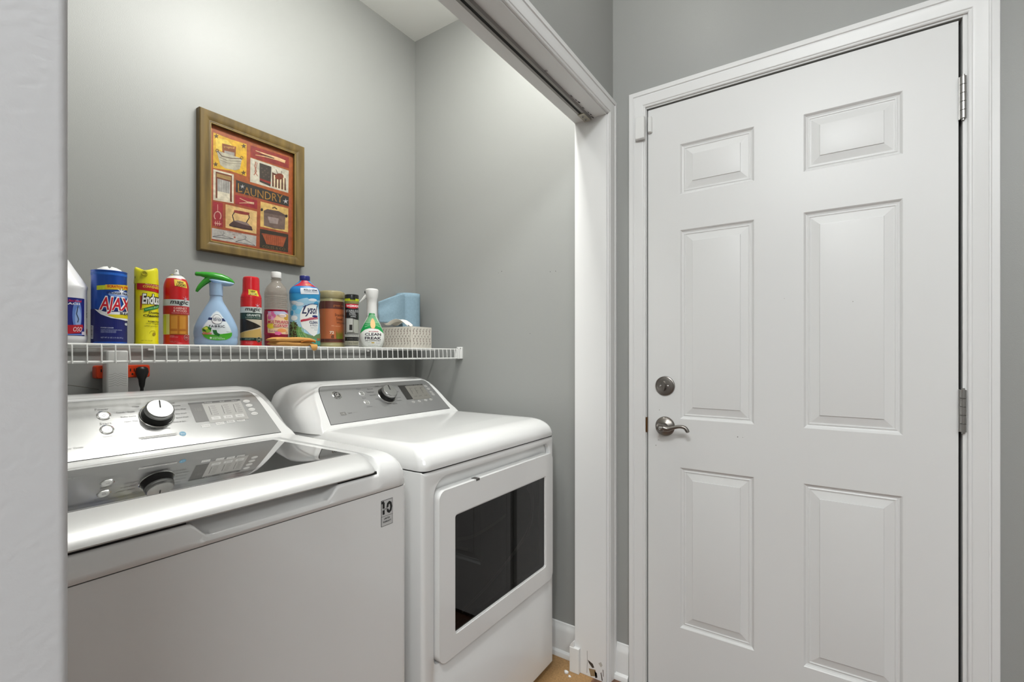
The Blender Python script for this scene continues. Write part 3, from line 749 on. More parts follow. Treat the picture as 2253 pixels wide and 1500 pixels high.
# ================================================================== framed print
PY0, PY1, PZ0, PZ1 = .6955, 1.0585, 1.514, 1.970
pic = thing('framed_picture', (XB, .877, PZ0), 'framed laundry print in olive wood frame hanging on the closet wall', 'picture')
py, pz = .877, PZ0
FW = .037
wood = mat('olive brown wood', '69552a', .4, var=.35, vscale=45, stretch=(1, 1, .12), bump=.1, bscale=90)
pf = [(0, .0), (0, .020), (.001, .0235), (.003, .025), (.018, .0235), (.030, .0195), (.034, .0195), (.0365, .0170), (.037, .0165), (.037, .004)]
bm = bmesh.new(); rings = []
for ins, d in pf:
    rings.append([(d, a-py, b-pz) for a, b in ((PY0+ins, PZ0+ins), (PY1-ins, PZ0+ins), (PY1-ins, PZ1-ins), (PY0+ins, PZ1-ins))])
loft(bm, rings, True, False); bobj('frame', bm, wood, pic, ang=15)
S = Sheet(lambda y, z, o: (.0185+o-.0015*0, y-py, z-pz), base=.0001)
g = .0012
for a, b, c, d in ((PY0+FW-.0022, PZ0+FW-.0022, PY1-FW+.0022, PZ0+FW-.0005), (PY0+FW-.0022, PZ1-FW+.0005, PY1-FW+.0022, PZ1-FW+.0022), (PY0+FW-.0022, PZ0+FW-.0022, PY0+FW-.0005, PZ1-FW+.0022), (PY1-FW+.0005, PZ0+FW-.0022, PY1-FW+.0022, PZ1-FW+.0022)):
    S.rect(a, b, c, d, 'a58c4a', 0)
S.build('inner_gilding', pic)
# homography from drawing units onto the print rectangle
def homog(src, dst):
    A = []
    for (x, y), (u, v) in zip(src, dst):
        A.append([x, y, 1, 0, 0, 0, -u*x, -u*y, u]); A.append([0, 0, 0, x, y, 1, -v*x, -v*y, v])
    n = 8
    for i in range(n):
        p = max(range(i, n), key=lambda r: abs(A[r][i])); A[i], A[p] = A[p], A[i]
        A[i] = [q/A[i][i] for q in A[i]]
        for r in range(n):
            if r != i: A[r] = [q-A[r][i]*w_ for q, w_ in zip(A[r], A[i])]
    h = [r[8] for r in A]
    return lambda x, y: ((h[0]*x+h[1]*y+h[2])/(h[6]*x+h[7]*y+1), (h[3]*x+h[4]*y+h[5])/(h[6]*x+h[7]*y+1))
a0, a1, b0, b1 = PY0+FW, PY1-FW, PZ0+FW, PZ1-FW
H = homog([(195, 183), (925, 463), (925, 1365), (186, 1228)], [(a0, b1), (a1, b1), (a1, b0), (a0, b0)])
S = Sheet(lambda y, z, o: (.0060+o, y-py, z-pz), conv=H, base=.0002, step=.00012); S.paint = True
S.poly([(195, 183), (925, 463), (925, 1365), (186, 1228)], 'a4521c', 0)
S.poly([(195, 650), (915, 850), (915, 1365), (190, 1228)], '9c4a26', 1)
BR, TN, CR, RD, DK = '4a2c18', 'c9bfa3', 'd9b375', '8e1c1c', '2b2018'
S.poly([(226, 258), (380, 322), (520, 366), (516, 652), (370, 600), (222, 574)], 'd9a91c', 2)
S.poly([(245, 300), (350, 330), (430, 420), (330, 440), (250, 400)], 'e8c64a', 3)
for x, y in ((252, 293), (493, 383), (244, 543), (490, 620)): S.star(x, y, 25, '5a4210', 4)
S.poly([(303, 356), (426, 388), (420, 496), (305, 470)], '8a4a18', 4); S.poly([(322, 420), (412, 440), (410, 492), (325, 474)], '9a938a', 5); S.text('tropical', 316, 375, 412, 402, 'd9a95a', 5, skew=12)
S.poly([(252, 418), (478, 494), (458, 585), (420, 597), (330, 580), (285, 548)], 'b6ae98', 6)
S.line([(262, 424), (300, 470), (380, 490), (474, 494)], 6, BR, 7); S.line([(278, 480), (350, 512), (468, 520)], 4, '6b6252', 7); S.line([(284, 505), (350, 532), (466, 540)], 3, '6b6252', 7)
S.ring(258, 420, 12, 12, 4, BR, 7); S.ring(474, 488, 12, 12, 4, BR, 7)
S.poly([(553, 376), (890, 488), (890, 586), (552, 480)], '8c2417', 2)
S.line([(598, 424), (700, 462), (790, 492), (856, 524)], [5, 12, 16, 22], 'e0b887', 4); S.line([(595, 462), (690, 480), (790, 506), (856, 528)], [4, 9, 14, 20], 'd2a877', 5); S.line([(640, 456), (760, 494)], 6, DK, 6)
S.poly([(552, 486), (888, 604), (884, 802), (548, 700)], 'c9c2ae', 2)
S.poly([(632, 532), (736, 568), (728, 744), (632, 700)], '3b3026', 4); S.poly([(634, 668), (730, 704), (728, 722), (632, 686)], '8c2417', 5)
for k in range(8): S.ell(650+9*k, 580+(k*37 % 90), 7, 6, '57483a', 5, 8)
S.line([(600, 522), (590, 560), (604, 610), (582, 640)], 9, 'a86a52', 4); S.line([(612, 530), (600, 580), (590, 610), (614, 650)], 5, 'a8543a', 5)
S.poly([(742, 616), (860, 672), (864, 780), (742, 742)], '5a2f18', 4)
for k in range(4): S.poly([(756+27*k, 640+8*k), (770+27*k, 644+8*k), (768+27*k, 756+9*k), (756+27*k, 752+9*k)], 'ddcba6', 5)
S.ell(804, 655, 38, 28, '7c3518', 6, 18); S.line([(776, 592), (790, 630)], 4, BR, 6); S.line([(826, 605), (820, 640)], 4, BR, 6)
S.poly([(224, 585), (405, 634), (402, 893), (220, 860)], 'd6cbb2', 2)
S.poly([(244, 606), (388, 645), (386, 880), (370, 877), (368, 806), (258, 780), (256, 845), (242, 842)], '6e3517', 4)
S.poly([(258, 668), (372, 700), (370, 806), (258, 780)], 'b4b0a8', 5)
for k in range(7): S.line([(266+15*k, 672+4*k), (265+15*k, 780+4*k)], 4, '6f6b64', 6)
S.poly([(258, 780), (368, 806), (366, 872), (258, 848)], 'dcd2ba', 5); S.poly([(252, 622), (380, 656), (380, 690), (252, 654)], 'a08048', 5)
S.poly([(424, 682), (888, 836), (888, 922), (422, 790)], '2b2620', 3)
S.text('L', 440, 712, 478, 792, 'a5742c', 5); S.text('AUNDRY', 492, 742, 835, 812, 'a5742c', 5, skew=80)
S.star(480, 742, 22, 'b9b3b4', 5, q=.3); S.star(860, 876, 27, 'b9b3b4', 5, q=.3)
S.poly([(416, 812), (612, 868), (610, 946), (414, 896)], '97202a', 3)
S.line([(455, 846), (520, 878), (582, 890)], [4, 7, 12], 'd9b08c', 5); S.line([(452, 890), (520, 888), (582, 896)], [4, 7, 12], 'd9b08c', 6)
S.poly([(218, 872), (306, 890), (304, 1110), (214, 1088)], '97202a', 3)
S.ring(258, 1004, 30, 38, 9, 'cf9c8c', 5, 130, 410); S.line([(260, 900), (260, 965)], 4, 'cf9c8c', 5); S.line([(230, 1068), (290, 1078)], 8, 'cf9c8c', 5)
for x in (238, 256, 274): S.line([(x, 1050), (x, 1092)], 5, 'cf9c8c', 6)
S.poly([(330, 900), (608, 966), (602, 1168), (328, 1110)], CR, 3)
S.poly([(360, 1080), (400, 1048), (500, 1072), (560, 1102), (568, 1138), (480, 1124), (362, 1096)], '4b3230', 5); S.poly([(400, 1048), (440, 1044), (520, 1066), (552, 1098), (480, 1080)], '84706a', 6)
S.line([(402, 1048), (390, 1000), (412, 966)], 9, '30282a', 6); S.line([(512, 1066), (540, 1020), (530, 980)], 9, '30282a', 6); S.line([(404, 962), (470, 976), (540, 988)], [22, 28, 22], '8a3026', 7); S.line([(364, 1092), (470, 1112), (568, 1130)], 4, '231a1a', 7)
S.poly([(640, 876), (884, 940), (882, 1154), (636, 1100)], 'd3ae64', 3)
S.poly([(668, 960), (858, 1004), (852, 1130), (760, 1120), (668, 1092)], '6f5a52', 5); S.poly([(668, 958), (700, 944), (800, 964), (862, 1000), (856, 1012), (668, 976)], '55423c', 6)
S.poly([(700, 1010), (800, 1030), (790, 1080), (720, 1070)], '978680', 6); S.line([(742, 936), (764, 930), (785, 946)], 8, DK, 7); S.ell(650, 950, 11, 14, DK, 6, 12); S.ell(866, 1008, 11, 14, DK, 6, 12)
S.poly([(634, 1120), (884, 1172), (882, 1334), (630, 1290)], '33281c', 3)
S.poly([(650, 1160), (866, 1198), (838, 1284), (690, 1258)], 'a3502c', 5)
for k in range(8): S.line([(690+18*k, 1180+3*k), (700+16*k, 1256+3*k)], 3, '7c3518', 6)
S.line([(648, 1166), (866, 1204)], 10, '8c4022', 6)
S.text('COLES & CO', 655, 1268, 856, 1292, '77623a', 7, skew=26)
S.poly([(206, 1112), (602, 1186), (598, 1278), (204, 1210)], 'b7b2ac', 3)
S.line([(212, 1190), (300, 1178), (316, 1160), (306, 1146)], 4, '4a4a50', 5); S.line([(212, 1192), (400, 1214), (300, 1180)], 4, '4a4a50', 5); S.line([(416, 1236), (500, 1214), (510, 1196), (500, 1186)], 4, '4a4a50', 5); S.line([(416, 1238), (590, 1272), (500, 1216)], 4, '4a4a50', 5)
S.star(408, 1198, 14, 'a85a48', 5); S.text('STOCKING LINE', 342, 1142, 470, 1152, '7a3a2c', 5, skew=20); S.text('AND CO', 386, 1166, 440, 1176, '7a3a2c', 5, skew=8)
S.build('print', pic)
glz = mat('picture glass', 'ffffff', .02, trans=1.0, ior=1.0)

# ================================================================== shelf items
class Body:
    """bottle or can: rings of half width w, half depth d and roundness n by height; front faces local -Y"""
    def __init__(self, prof, sm=0, N=48):
        p = [(q+(q[1], 2.) if len(q) == 2 else q+(2.,) if len(q) == 3 else q) for q in prof]
        self.p = catmull(p, sm) if sm else p
        self.N = N
    def at(self, z):
        p = self.p
        if z <= p[0][0]: return p[0][1:]
        for a, b in zip(p, p[1:]):
            if a[0] <= z <= b[0] and b[0] > a[0]:
                t = (z-a[0])/(b[0]-a[0]); return tuple(x+(y_-x)*t for x, y_ in zip(a[1:], b[1:]))
        return p[-1][1:]
    @staticmethod
    def pt(w, d, n, th, off=0):
        s, c = math.sin(th), math.cos(th); e = 2/n
        return ((w+off)*math.copysign(abs(s)**e, s), -(d+off)*math.copysign(abs(c)**e, c))
    def bm(self, bm=None, z0=-1, z1=9, cap0=True, cap1=True):
        bm = bm or bmesh.new(); rings = []
        for z, w_, d_, n_ in self.p:
            if z0 <= z <= z1: rings.append([self.pt(w_, d_, n_, 2*PI*i/self.N)+(z,) for i in range(self.N)])
        loft(bm, rings, cap0, cap1); return bm
    def map(self, R):
        def f(s, z, o):
            w_, d_, n_ = self.at(z); x, y_ = self.pt(w_, d_, n_, s/R, o); return (x, y_, z)
        return f
# drawing units: photographed label seen square on; sc,ox,oy convert to the units of width (uc, hw) and height k
def sheet(body, R, sc, ox, oy, uc, hw, k, pitch=.004):
    def conv(X, Y):
        q = (X/sc+ox-uc)/hw
        a = math.asin(q) if abs(q) < .92 else math.copysign(math.asin(.92)+(abs(q)-.92)*1.6, q)
        return (R*a, (779-(Y/sc+oy))*k-.025)
    return Sheet(body.map(R), pitch=pitch, conv=conv)
def item(name, x, y, label, cat, turn=0, group=None):
    return thing(name, (x, y, ZS+.0003), label, cat, math.atan2(-y, -x)+PI/2+math.radians(turn), group)
Z5 = (6.82, 150, 560); Z6 = (6.818, 340, 560); Z7 = (7.14, 500, 580); Z8 = (7.896, 700, 600)
def gl(name, hx, rough=.25, **k): return mat(name, hx, rough, coat=.2, **k)

# bleach jug
t = item('bleach_jug', -1.530, .325, 'white bleach jug with blue label standing at the far left of the shelf', 'jug')
b = Body([(0, .054, .044, 3.5), (.004, .058, .048, 3.5), (.012, .060, .050, 3.5), (.024, .0585, .0485, 3.5), (.128, .0585, .0485, 3.5), (.134, .060, .050, 3.4), (.138, .0595, .049, 3.2), (.15, .053, .045, 3), (.18, .036, .034, 2.5), (.205, .0225, .0225, 2), (.215, .0195, .0195, 2), (.222, .0185, .0185, 2)])
bobj('jug_body', b.bm(), gl('white jug plastic', 'e9e9ea', .35), t)
bm = bmesh.new(); lathe(bm, [(.0205, .216), (.0215, .218), (.0215, .236), (.0195, .239), (0, .239)], 32, cap1=False); bobj('cap', bm, gl('blue cap', '1b2f8c'), t)
S = sheet(b, .062, *Z5, 119, 74, 1.10/1043)
S.poly([(-380, 630), (196, 640), (192, 1216), (-380, 1206)], '1c2478', 0); S.ell(40, 900, 90, 240, '5f7fc4', 1); S.ell(50, 940, 60, 160, '8fa8d8', 2)
S.text('Ultra Normal', -120, 665, 120, 700, 'd0203a', 3, bold=.02); S.text('BLEACH', -260, 712, 84, 745, 'e8e8ee', 3, bold=.03)
S.line([(50, 760), (20, 880), (60, 960), (40, 1010)], 18, '2b3a52', 3)
S.poly([(-200, 1060), (150, 1040), (160, 1080), (90, 1170), (-180, 1190)], 'b31c2b', 3); S.text('OSO', -40, 1080, 130, 1150, 'f0e6e6', 4, shear=.2); S.rect(125, 1148, 186, 1198, 'd8c9d8', 3); S.rect(-380, 1190, 130, 1204, '6a85d0', 3)
S.text('S', 246, 850, 285, 925, '2c2c30', 2); S.text('CLEANER', 248, 645, 290, 830, '8a8a90', 2); S.ell(268, 1150, 22, 55, '9c2430', 2)
S.build('label', t)

# blue scouring powder canister
t = item('powder_cleanser_canister', -1.490, .4175, 'blue canister of powder cleanser with red lettering and a torn white top', 'canister', turn=0)
b = Body([(0, .0342), (.001, .0352), (.004, .0352), (.006, .0345), (.1755, .0345), (.177, .0352), (.1795, .0352), (.1798, .033)], N=64)
can = bobj('canister', b.bm(), gl('blue foil', '1650b4', .3, metal=.3), t)
bm = bmesh.new()
loft(bm, [[(r*math.cos(a)*(1+.12*math.sin(3*a)), r*math.sin(a)-.002, z+.0035*math.sin(2*a+1)*(z-.179)/.01) for a in [2*PI*i/20 for i in range(20)]] for r, z in ((.026, .179), (.022, .184), (.013, .1875), (.004, .189))])
bobj('torn_paper_top', bm, mat('white paper', 'e4e4e2', .8), t)
S = sheet(b, .0345, *Z5, 240.5, 39.5, 1.15/1043)
S.rect(344, 262, 1500, 300, '1c62c4', 0); S.rect(344, 820, 1500, 1340, '101a66', 0)
S.poly([(440, 472), (900, 424), (1200, 440), (1200, 520), (900, 500), (440, 536)], 'c4d02c', 2); S.poly([(560, 452), (900, 424), (1200, 440), (1200, 520), (900, 498), (560, 522)], 'e0b91c', 3)
S.text('SCRATCH FREE', 590, 452, 935, 492, 'c2281c', 4, bold=.03)
S.ell(790, 590, 190, 46, '7da0e0', 2); S.ell(800, 570, 150, 30, 'cdd9f4', 3); S.star(790, 540, 70, 'eef3ff', 4, n=6, q=.25)
S.text('STRONGER TRIPLE', 580, 552, 920, 588, '14183a', 5, bold=.02)
S.poly([(410, 820), (560, 860), (800, 850), (1200, 800), (1250, 900), (1100, 960), (850, 978), (640, 950), (500, 900)], 'e8e9ec', 3)
S.poly([(560, 900), (800, 890), (1100, 870), (1000, 945), (700, 945)], 'd9c81c', 4)
S.text('AJAX', 466, 620, 955, 905, 'f2f2f2', 5, shear=.22, bold=.075); S.text('AJAX', 480, 638, 943, 892, 'c8102c', 6, shear=.22, bold=.02)
S.text('BLEACH', 770, 852, 960, 892, '1b1b33', 7, bold=.03)
S.text('POWDER CLEANSER', 496, 1090, 680, 1106, 'c9cfe8', 2, bold=.02)
for i_, q in enumerate((1130, 1150, 1168)): S.text('CLEANS TOUGH KITCHEN MESSES', 496, q-8, 715 if i_ else 800, q+6, 'a9b2d8', 2)
S.text('NET WT 21 OZ (1.31 LB) 595 g', 498, 1236, 815, 1262, 'b9c1e2', 2)
S.poly([(340, 1062), (392, 1068), (390, 1268), (340, 1262)], 'c3c6cf', 2)
for k in range(9): S.line([(350, 1085+19*k), (382, 1087+19*k)], 7 if k % 3 else 11, '15151c', 3)
S.ell(868, 1032, 26, 20, 'c9d0dc', 2)
S.build('label', t)

# yellow dusting aerosol
t = item('dusting_spray_can', -1.490, .4945, 'yellow aerosol can of dusting spray with yellow cap', 'spray can')
b = Body([(0, .0250), (.001, .0262), (.004, .0262), (.005, .0255), (.154, .0255), (.158, .0250)], N=48)
bobj('can', b.bm(), gl('yellow can', 'd9cf0e', .35), t)
bm = bmesh.new(); n = 40; rings = []
for r, z, f in ((.0262, .157, 0), (.0262, .160, 0), (.0255, .172, 0), (.0252, .192, .6), (.0243, .199, 1), (.0225, .2015, 1), (.019, .201, 1), (.018, .192, .2), (0.004, .190, 0)):
    rings.append([(r*math.cos(2*PI*i/n), r*math.sin(2*PI*i/n), z-f*.010*max(0, math.cos(2*PI*i/n+PI/2+.25))**2.2*1.0-f*.006*max(0, math.cos(2*PI*i/n-PI/2+.25))**3) for i in range(n)])
loft(bm, rings); bobj('cap', bm, gl('yellow cap', 'e0d816', .4), t, ang=60)
bm = bmesh.new(); lathe(bm, [(.0075, 0), (.0075, .003), (.005, .004), (.004, .0015), (0, .0015)], 20, Matrix.Translation((-.004, -.0240, .183)) @ AXY, cap1=False); bobj('nozzle_recess', bm, gl('yellow shade cap', 'c2b90e', .5), t)
S = sheet(b, .0255, *Z5, 322, 28, 1.225/1043)
S.poly([(1030, 410), (1364, 442), (1560, 420), (1560, 540), (1364, 560), (1030, 530)], 'b5161a', 1)
S.text('MULTI-SURFACE', 1160, 436, 1420, 456, 'ead9b0', 2, skew=14); S.text('CONVENIENT', 1122, 462, 1420, 498, 'e6d03a', 2, shear=.2, bold=.02, skew=10)
S.poly([(1078, 620), (1110, 626), (1104, 800), (1080, 828)], 'a5331c', 1)
S.poly([(1078, 828), (1400, 700), (1560, 690), (1560, 712), (1350, 740), (1078, 835)], '5a1414', 1)
S.text('Endust', 1096, 578, 1435, 755, '161616', 2, shear=.15, bold=.11); S.text('Endust', 1108, 590, 1425, 744, 'ecebe6', 3, shear=.15, bold=.03)
S.poly([(1136, 812), (1360, 738), (1560, 740), (1560, 770), (1360, 786), (1140, 858)], '1f8a3a', 3); S.text('Lemon Zest', 1160, 815, 1350, 835, 'd6eccb', 4, shear=.2, skew=-56)
S.text('Dusting &', 1206, 850, 1450, 892, '14140c', 3, shear=.2, bold=.02); S.text('Cleaning', 1126, 898, 1440, 942, '14140c', 3, shear=.2, bold=.03)
S.text('REMOVES', 1200, 992, 1400, 1012, '2a2a0c', 3, bold=.02); S.text('dust fingerprints', 1166, 1024, 1480, 1046, '45450c', 3, shear=.2); S.text('allergens', 1140, 1062, 1340, 1084, '45450c', 3, shear=.2)
S.ring(1270, 1190, 50, 50, 4, '8f8a12', 2, 180, 330); S.ell(1290, 1190, 24, 24, 'a0881a', 2); S.text('NET WT 10 OZ', 1095, 1284, 1265, 1296, '6a6610', 2)
S.line([(1000, 330), (1002, 1340)], 10, '5c5a10', 1)
S.build('label', t)

# red polish aerosol without cap
def logo(S, word_y, x0, x1, big=True): pass
t = item('wood_polish_spray_can', -1.490, .5630, 'red cabinet and wood polish aerosol can missing its cap', 'spray can')
b = Body([(0, .0285), (.001, .0298), (.004, .0298), (.005, .0290), (.156, .0290), (.163, .0281), (.170, .0264), (.176, .0243), (.1801, .0222), (.185, .0185), (.188, .0150), (.190, .0132)], N=48)
red = gl('red can', 'c21418', .3); bm = b.bm(z1=.1802, cap1=False); bobj('can', bm, red, t)
bobj('dome', b.bm(z0=.1800), gl('white dome', 'e2e1de', .35), t)
bm = bmesh.new(); lathe(bm, [(.0145, .1885), (.0155, .1895), (.0155, .1912), (.0140, .1918), (.006, .192)], 32); bobj('valve_ring', bm, chrome, t)
bm = bmesh.new(); lathe(bm, [(.0068, .1915), (.0068, .195), (.0058, .197), (.0052, .2052), (.0045, .206), (0, .206)], 24, cap1=False)
nz = bobj('nozzle', bm, whitep, t)
bm = bmesh.new(); lathe(bm, [(.0013, 0), (.0013, .0008), (0, .0008)], 12, Matrix.Translation((.0004, -.0054, .2022)) @ AXY, cap1=False); bobj('nozzle_hole', bm, black, nz)
def magic(S, px, half, top, dy, body1, sub):
    pass
S = sheet(b, .0290, *Z6, 388.5, 29.5, 1.275/1043)
S.poly([(290, 365), (488, 390), (494, 490), (306, 468)], 'e6c84a', 1); S.text('NEW', 350, 392, 450, 428, '262010', 2, bold=.03, skew=4); S.text('LOOK!', 334, 430, 478, 470, '262010', 2, bold=.03, skew=4)
S.rect(-200, 672, 900, 768, 'c4cbc8', 1); S.text('magic', 240, 676, 512, 762, '15151a', 3, shear=.2, bold=.014)
S.star(470, 655, 52, 'd9b4c4', 2, n=6, q=.15)
S.rect(-200, 768, 900, 895, 'b01c20', 1)
S.text('CABINET', 290, 786, 492, 818, 'eab9b0', 3, bold=.02); S.text('& WOOD', 286, 824, 488, 858, 'eab9b0', 3, bold=.02); S.text('CLEANER & POLISH', 262, 866, 514, 886, 'd99a90', 3)
S.rect(-200, 895, 230, 1200, 'cfcb8a', 1); S.rect(130, 910, 180, 1195, 'c2cc3c', 2); S.rect(230, 900, 508, 1200, 'a8640f', 2)
for a, c in ((238, 358), (366, 482)):
    S.rect(a, 906, c, 1130, 'b9711a', 3); S.rect(a+14, 922, c-14, 1112, 'c98a2c', 4); S.rect(a, 1138, c, 1196, 'b9711a', 3); S.rect(a+14, 1150, c-14, 1188, 'c98a2c', 4)
S.rect(508, 895, 540, 1200, 'd8d4cc', 1)
S.text('CLEANS &', 232, 1214, 300, 1226, 'e0a8a4', 2); S.text('CONDITIONS', 232, 1232, 356, 1244, 'e0a8a4', 2); S.text('SHINES - PROTECTS', 232, 1296, 380, 1306, 'd08a88', 2); S.text('CONTENTS 17 OZ', 232, 1314, 372, 1322, 'd08a88', 2)
S.ell(480, 1240, 36, 42, 'c9a09c', 2); S.ell(480, 1240, 31, 37, '9c1a1c', 3); S.text('USA', 460, 1226, 500, 1254, 'e2c0bc', 4)
S.build('label', t)

# fabric spray bottle
t = item('fabric_spray_bottle', -1.510, .6735, 'light blue pear-shaped fabric spray bottle with green trigger', 'spray bottle')
b = Body([(0, .049, .026, 2.4), (.003, .0535, .030, 2.4), (.012, .0555, .031, 2.3), (.022, .0545, .031, 2.3), (.030, .0562, .032, 2.2), (.045, .0560, .033, 2.2), (.060, .0525, .033, 2.2), (.080, .0445, .031, 2.1), (.100, .0345, .027, 2.1), (.115, .0265, .023, 2), (.130, .0185, .018, 2), (.140, .0160, .016, 2), (.147, .0158, .0158, 2)], sm=3)
blu = gl('translucent light blue plastic', '9ab8d6', .35); bobj('bottle_body', b.bm(), blu, t, ang=60)
nk = Body([(.147, .0150), (.1475, .0170), (.150, .0172), (.170, .0172), (.180, .0178), (.184, .019)], N=32); bobj('collar', nk.bm(), blu, t)
# sprayer head: swept side outline, front points left in the photo (local -X)
grn = gl('green plastic', '2f9a24', .25)
def side(bm, pts, hw, taper=.6):
    rings = []
    for s_, y_ in ((taper, -hw), (.9, -hw*.78), (1, -hw*.4), (1, hw*.4), (.9, hw*.78), (taper, hw)):
        cx_ = sum(p[0] for p in pts)/len(pts); cz_ = sum(p[1] for p in pts)/len(pts)
        rings.append([(cx_+(p[0]-cx_)*(s_*.12+.88), y_, cz_+(p[1]-cz_)*s_) for p in pts])
    loft(bm, rings)
bm = bmesh.new(); rings = []
for x, zc, hz, hy in ((-.0515, .2075, .005, .0055), (-.050, .2075, .0068, .0065), (-.040, .2075, .0070, .0075), (-.037, .2075, .0080, .008), (-.024, .2055, .0105, .0120), (-.006, .2030, .0135, .0145), (.014, .1995, .0140, .0145), (.032, .1945, .0110, .0115), (.042, .1910, .0070, .0070), (.047, .1890, .0015, .002)):
    rings.append([(x, hy*math.cos(a), zc+hz*math.sin(a)*(1 if math.sin(a) > 0 else .8)) for a in [2*PI*i/20 for i in range(20)]])
loft(bm, rings); hdg = bobj('sprayer_head', bm, grn, t, ang=60)
bm = bmesh.new(); rings = []
for x, zc, hz, hy in ((-.018, .194, .003, .009), (-.008, .191, .007, .013), (.006, .188, .009, .0145), (.022, .186, .009, .0145), (.036, .1855, .007, .011), (.045, .186, .003, .006)):
    rings.append([(x, hy*math.cos(a), zc+hz*math.sin(a)) for a in [2*PI*i/18 for i in range(18)]])
loft(bm, rings); bobj('head_underside', bm, blu, t, ang=60)
bm = bmesh.new(); P_ = catmull([(-.014, 0, .199), (-.022, 0, .192), (-.031, 0, .183), (-.040, 0, .172), (-.046, 0, .162), (-.0485, 0, .156)], 4)
tube(bm, P_, [.0105-.0080*(i/len(P_))**1.1 for i in range(len(P_))], 12); bobj('trigger', bm, grn, t, ang=60)
bm = bmesh.new(); lathe(bm, [(.0035, -.0524), (.0035, -.0514)], 12, Matrix.Rotation(PI/2, 4, 'Y') @ Matrix.Translation((-.2075, 0, 0))); bobj('nozzle_opening', bm, mat('dark green', '1a4a14', .4), hdg)
S = sheet(b, .056, *Z6, 476, 50, 1.36/1043)
lab = [(930, 830), (980, 838), (1020, 870), (1060, 930), (1110, 1010), (1140, 1090), (1156, 1150), (1158, 1200), (1130, 1245), (1060, 1275), (940, 1285), (830, 1272), (760, 1235), (728, 1180), (722, 1110), (760, 1020), (810, 940), (860, 870)]
S.poly(lab, 'b9d0e6', 0); S.poly([(x*.94+940*.06, y*.94+1090*.06) for x, y in lab], 'e6eef2', 1)
S.poly([(728, 1180), (800, 1190), (900, 1200), (1050, 1180), (1156, 1160), (1156, 1205), (1128, 1243), (1060, 1273), (940, 1283), (830, 1270), (760, 1233)], '4fb52c', 2)
S.poly([(795, 940), (1060, 948), (1084, 992), (770+20, 974)], '1a2a5c', 3)
S.ell(942, 965, 86, 76, '2b3558', 4); S.ell(942, 965, 80, 70, 'f0f2f2', 5); S.text('febreze', 876, 930, 1008, 992, '2b3558', 6, shear=.25, bold=.01); S.ring(950, 945, 40, 14, 4, '2b3558', 6, 200, 340)
S.text('FABRIC', 830, 1054, 1048, 1090, '2c3440', 3, bold=.02, space=1.15); S.text('refresher', 908, 1100, 972, 1110, '8a94a0', 3)
S.poly([(728, 1110), (790, 1070), (850, 1090), (870, 1150), (800, 1180), (740, 1160)], '8cc43c', 4); S.poly([(880, 1130), (930, 1128), (940, 1170), (975, 1190), (960, 1225), (900, 1190)], '1c6a2c', 4); S.ell(790, 1105, 26, 18, 'd6dc5a', 5); S.poly([(740, 1110), (780, 1130), (800, 1160), (740, 1140)], '245c28', 5); S.poly([(810, 1080), (870, 1100), (860, 1140), (830, 1120)], '1c6a2c', 5)
S.text('Gain', 742, 1160, 870, 1198, 'e2604a', 6, shear=.3, bold=.03); S.text('original scent', 1062, 1145, 1140, 1160, '5a7a5a', 4); S.text('odor eliminating', 1010, 1180, 1140, 1194, '3c7a3c', 4)
S.ell(862, 1248, 15, 15, 'e8f4e4', 4); S.text('ELIMINATES ODORS', 886, 1232, 1000, 1244, 'e8f4e4', 4); S.text('AND FRESHENS', 886, 1250, 1042, 1266, 'e8f4e4', 4)
S.build('label', t)
S = None

# red granite polish can with cap
t = item('granite_polish_spray_can', -1.500, .7700, 'red aerosol can of granite polish with its red cap on', 'spray can')
b = Body([(0, .0285), (.001, .0298), (.004, .0298), (.005, .0292), (.146, .0292), (.150, .0285)], N=48)
bobj('can', b.bm(), red, t)
bm = bmesh.new(); lathe(bm, [(.0290, .148), (.0290, .151), (.0275, .157), (.0250, .163), (.0238, .170), (.0232, .205), (.0222, .2115), (.019, .2145), (.010, .215), (0, .2150)], 40, cap1=False); bobj('cap', bm, gl('red cap', 'cc1622', .25), t)
class CapMap: pass
bc = Body([(0, .0292), (.148, .0292), (.151, .0290), (.157, .0275), (.163, .0250), (.170, .0238), (.205, .0232)])
S = sheet(bc, .0292, *Z7, 553.5, 24.5, 1.445/1043)
S.poly([(326, 396), (500, 412), (510, 502), (340, 484)], 'e6d23e', 1); S.text('NEW', 374, 412, 462, 444, '262010', 2, bold=.03, skew=4); S.text('LOOK!', 358, 448, 490, 482, '262010', 2, bold=.03, skew=4)
S.rect(-200, 674, 900, 768, 'c9d2ce', 1); S.text('magic', 288, 680, 528, 756, '15151a', 3, shear=.2, bold=.014); S.star(484, 650, 46, 'd9b4c4', 2, n=6, q=.15)
S.rect(-200, 768, 900, 872, '12342c', 1); S.text('GRANITE', 312, 788, 530, 824, 'd2dcd6', 3, bold=.03); S.text('CLEANER & POLISH', 292, 832, 536, 856, '9cb4a8', 3)
S.rect(-200, 872, 900, 1164, 'c9c0ac', 1); S.poly([(100, 872), (280, 866), (540, 980), (400, 1030), (220, 1086), (100, 1086)], '1a1410', 2); S.poly([(100, 1090), (220, 1086), (530, 1010), (560, 1160), (100, 1160)], 'c4a45e', 2); S.line([(270, 1080), (265, 1160)], 3, '8a6e38', 3)
S.rect(-200, 1164, 900, 1206, '14302a', 3); S.text('STREAK FREE SHINE', 288, 1174, 426, 1186, '9cb4a8', 4); S.text('SAFE ON STONE', 288, 1190, 372, 1198, '9cb4a8', 4)
S.ell(504, 1190, 36, 42, 'b9b9a8', 4); S.ell(504, 1190, 31, 37, '1c2a22', 5); S.text('USA', 484, 1176, 524, 1204, 'c9d2c4', 6)
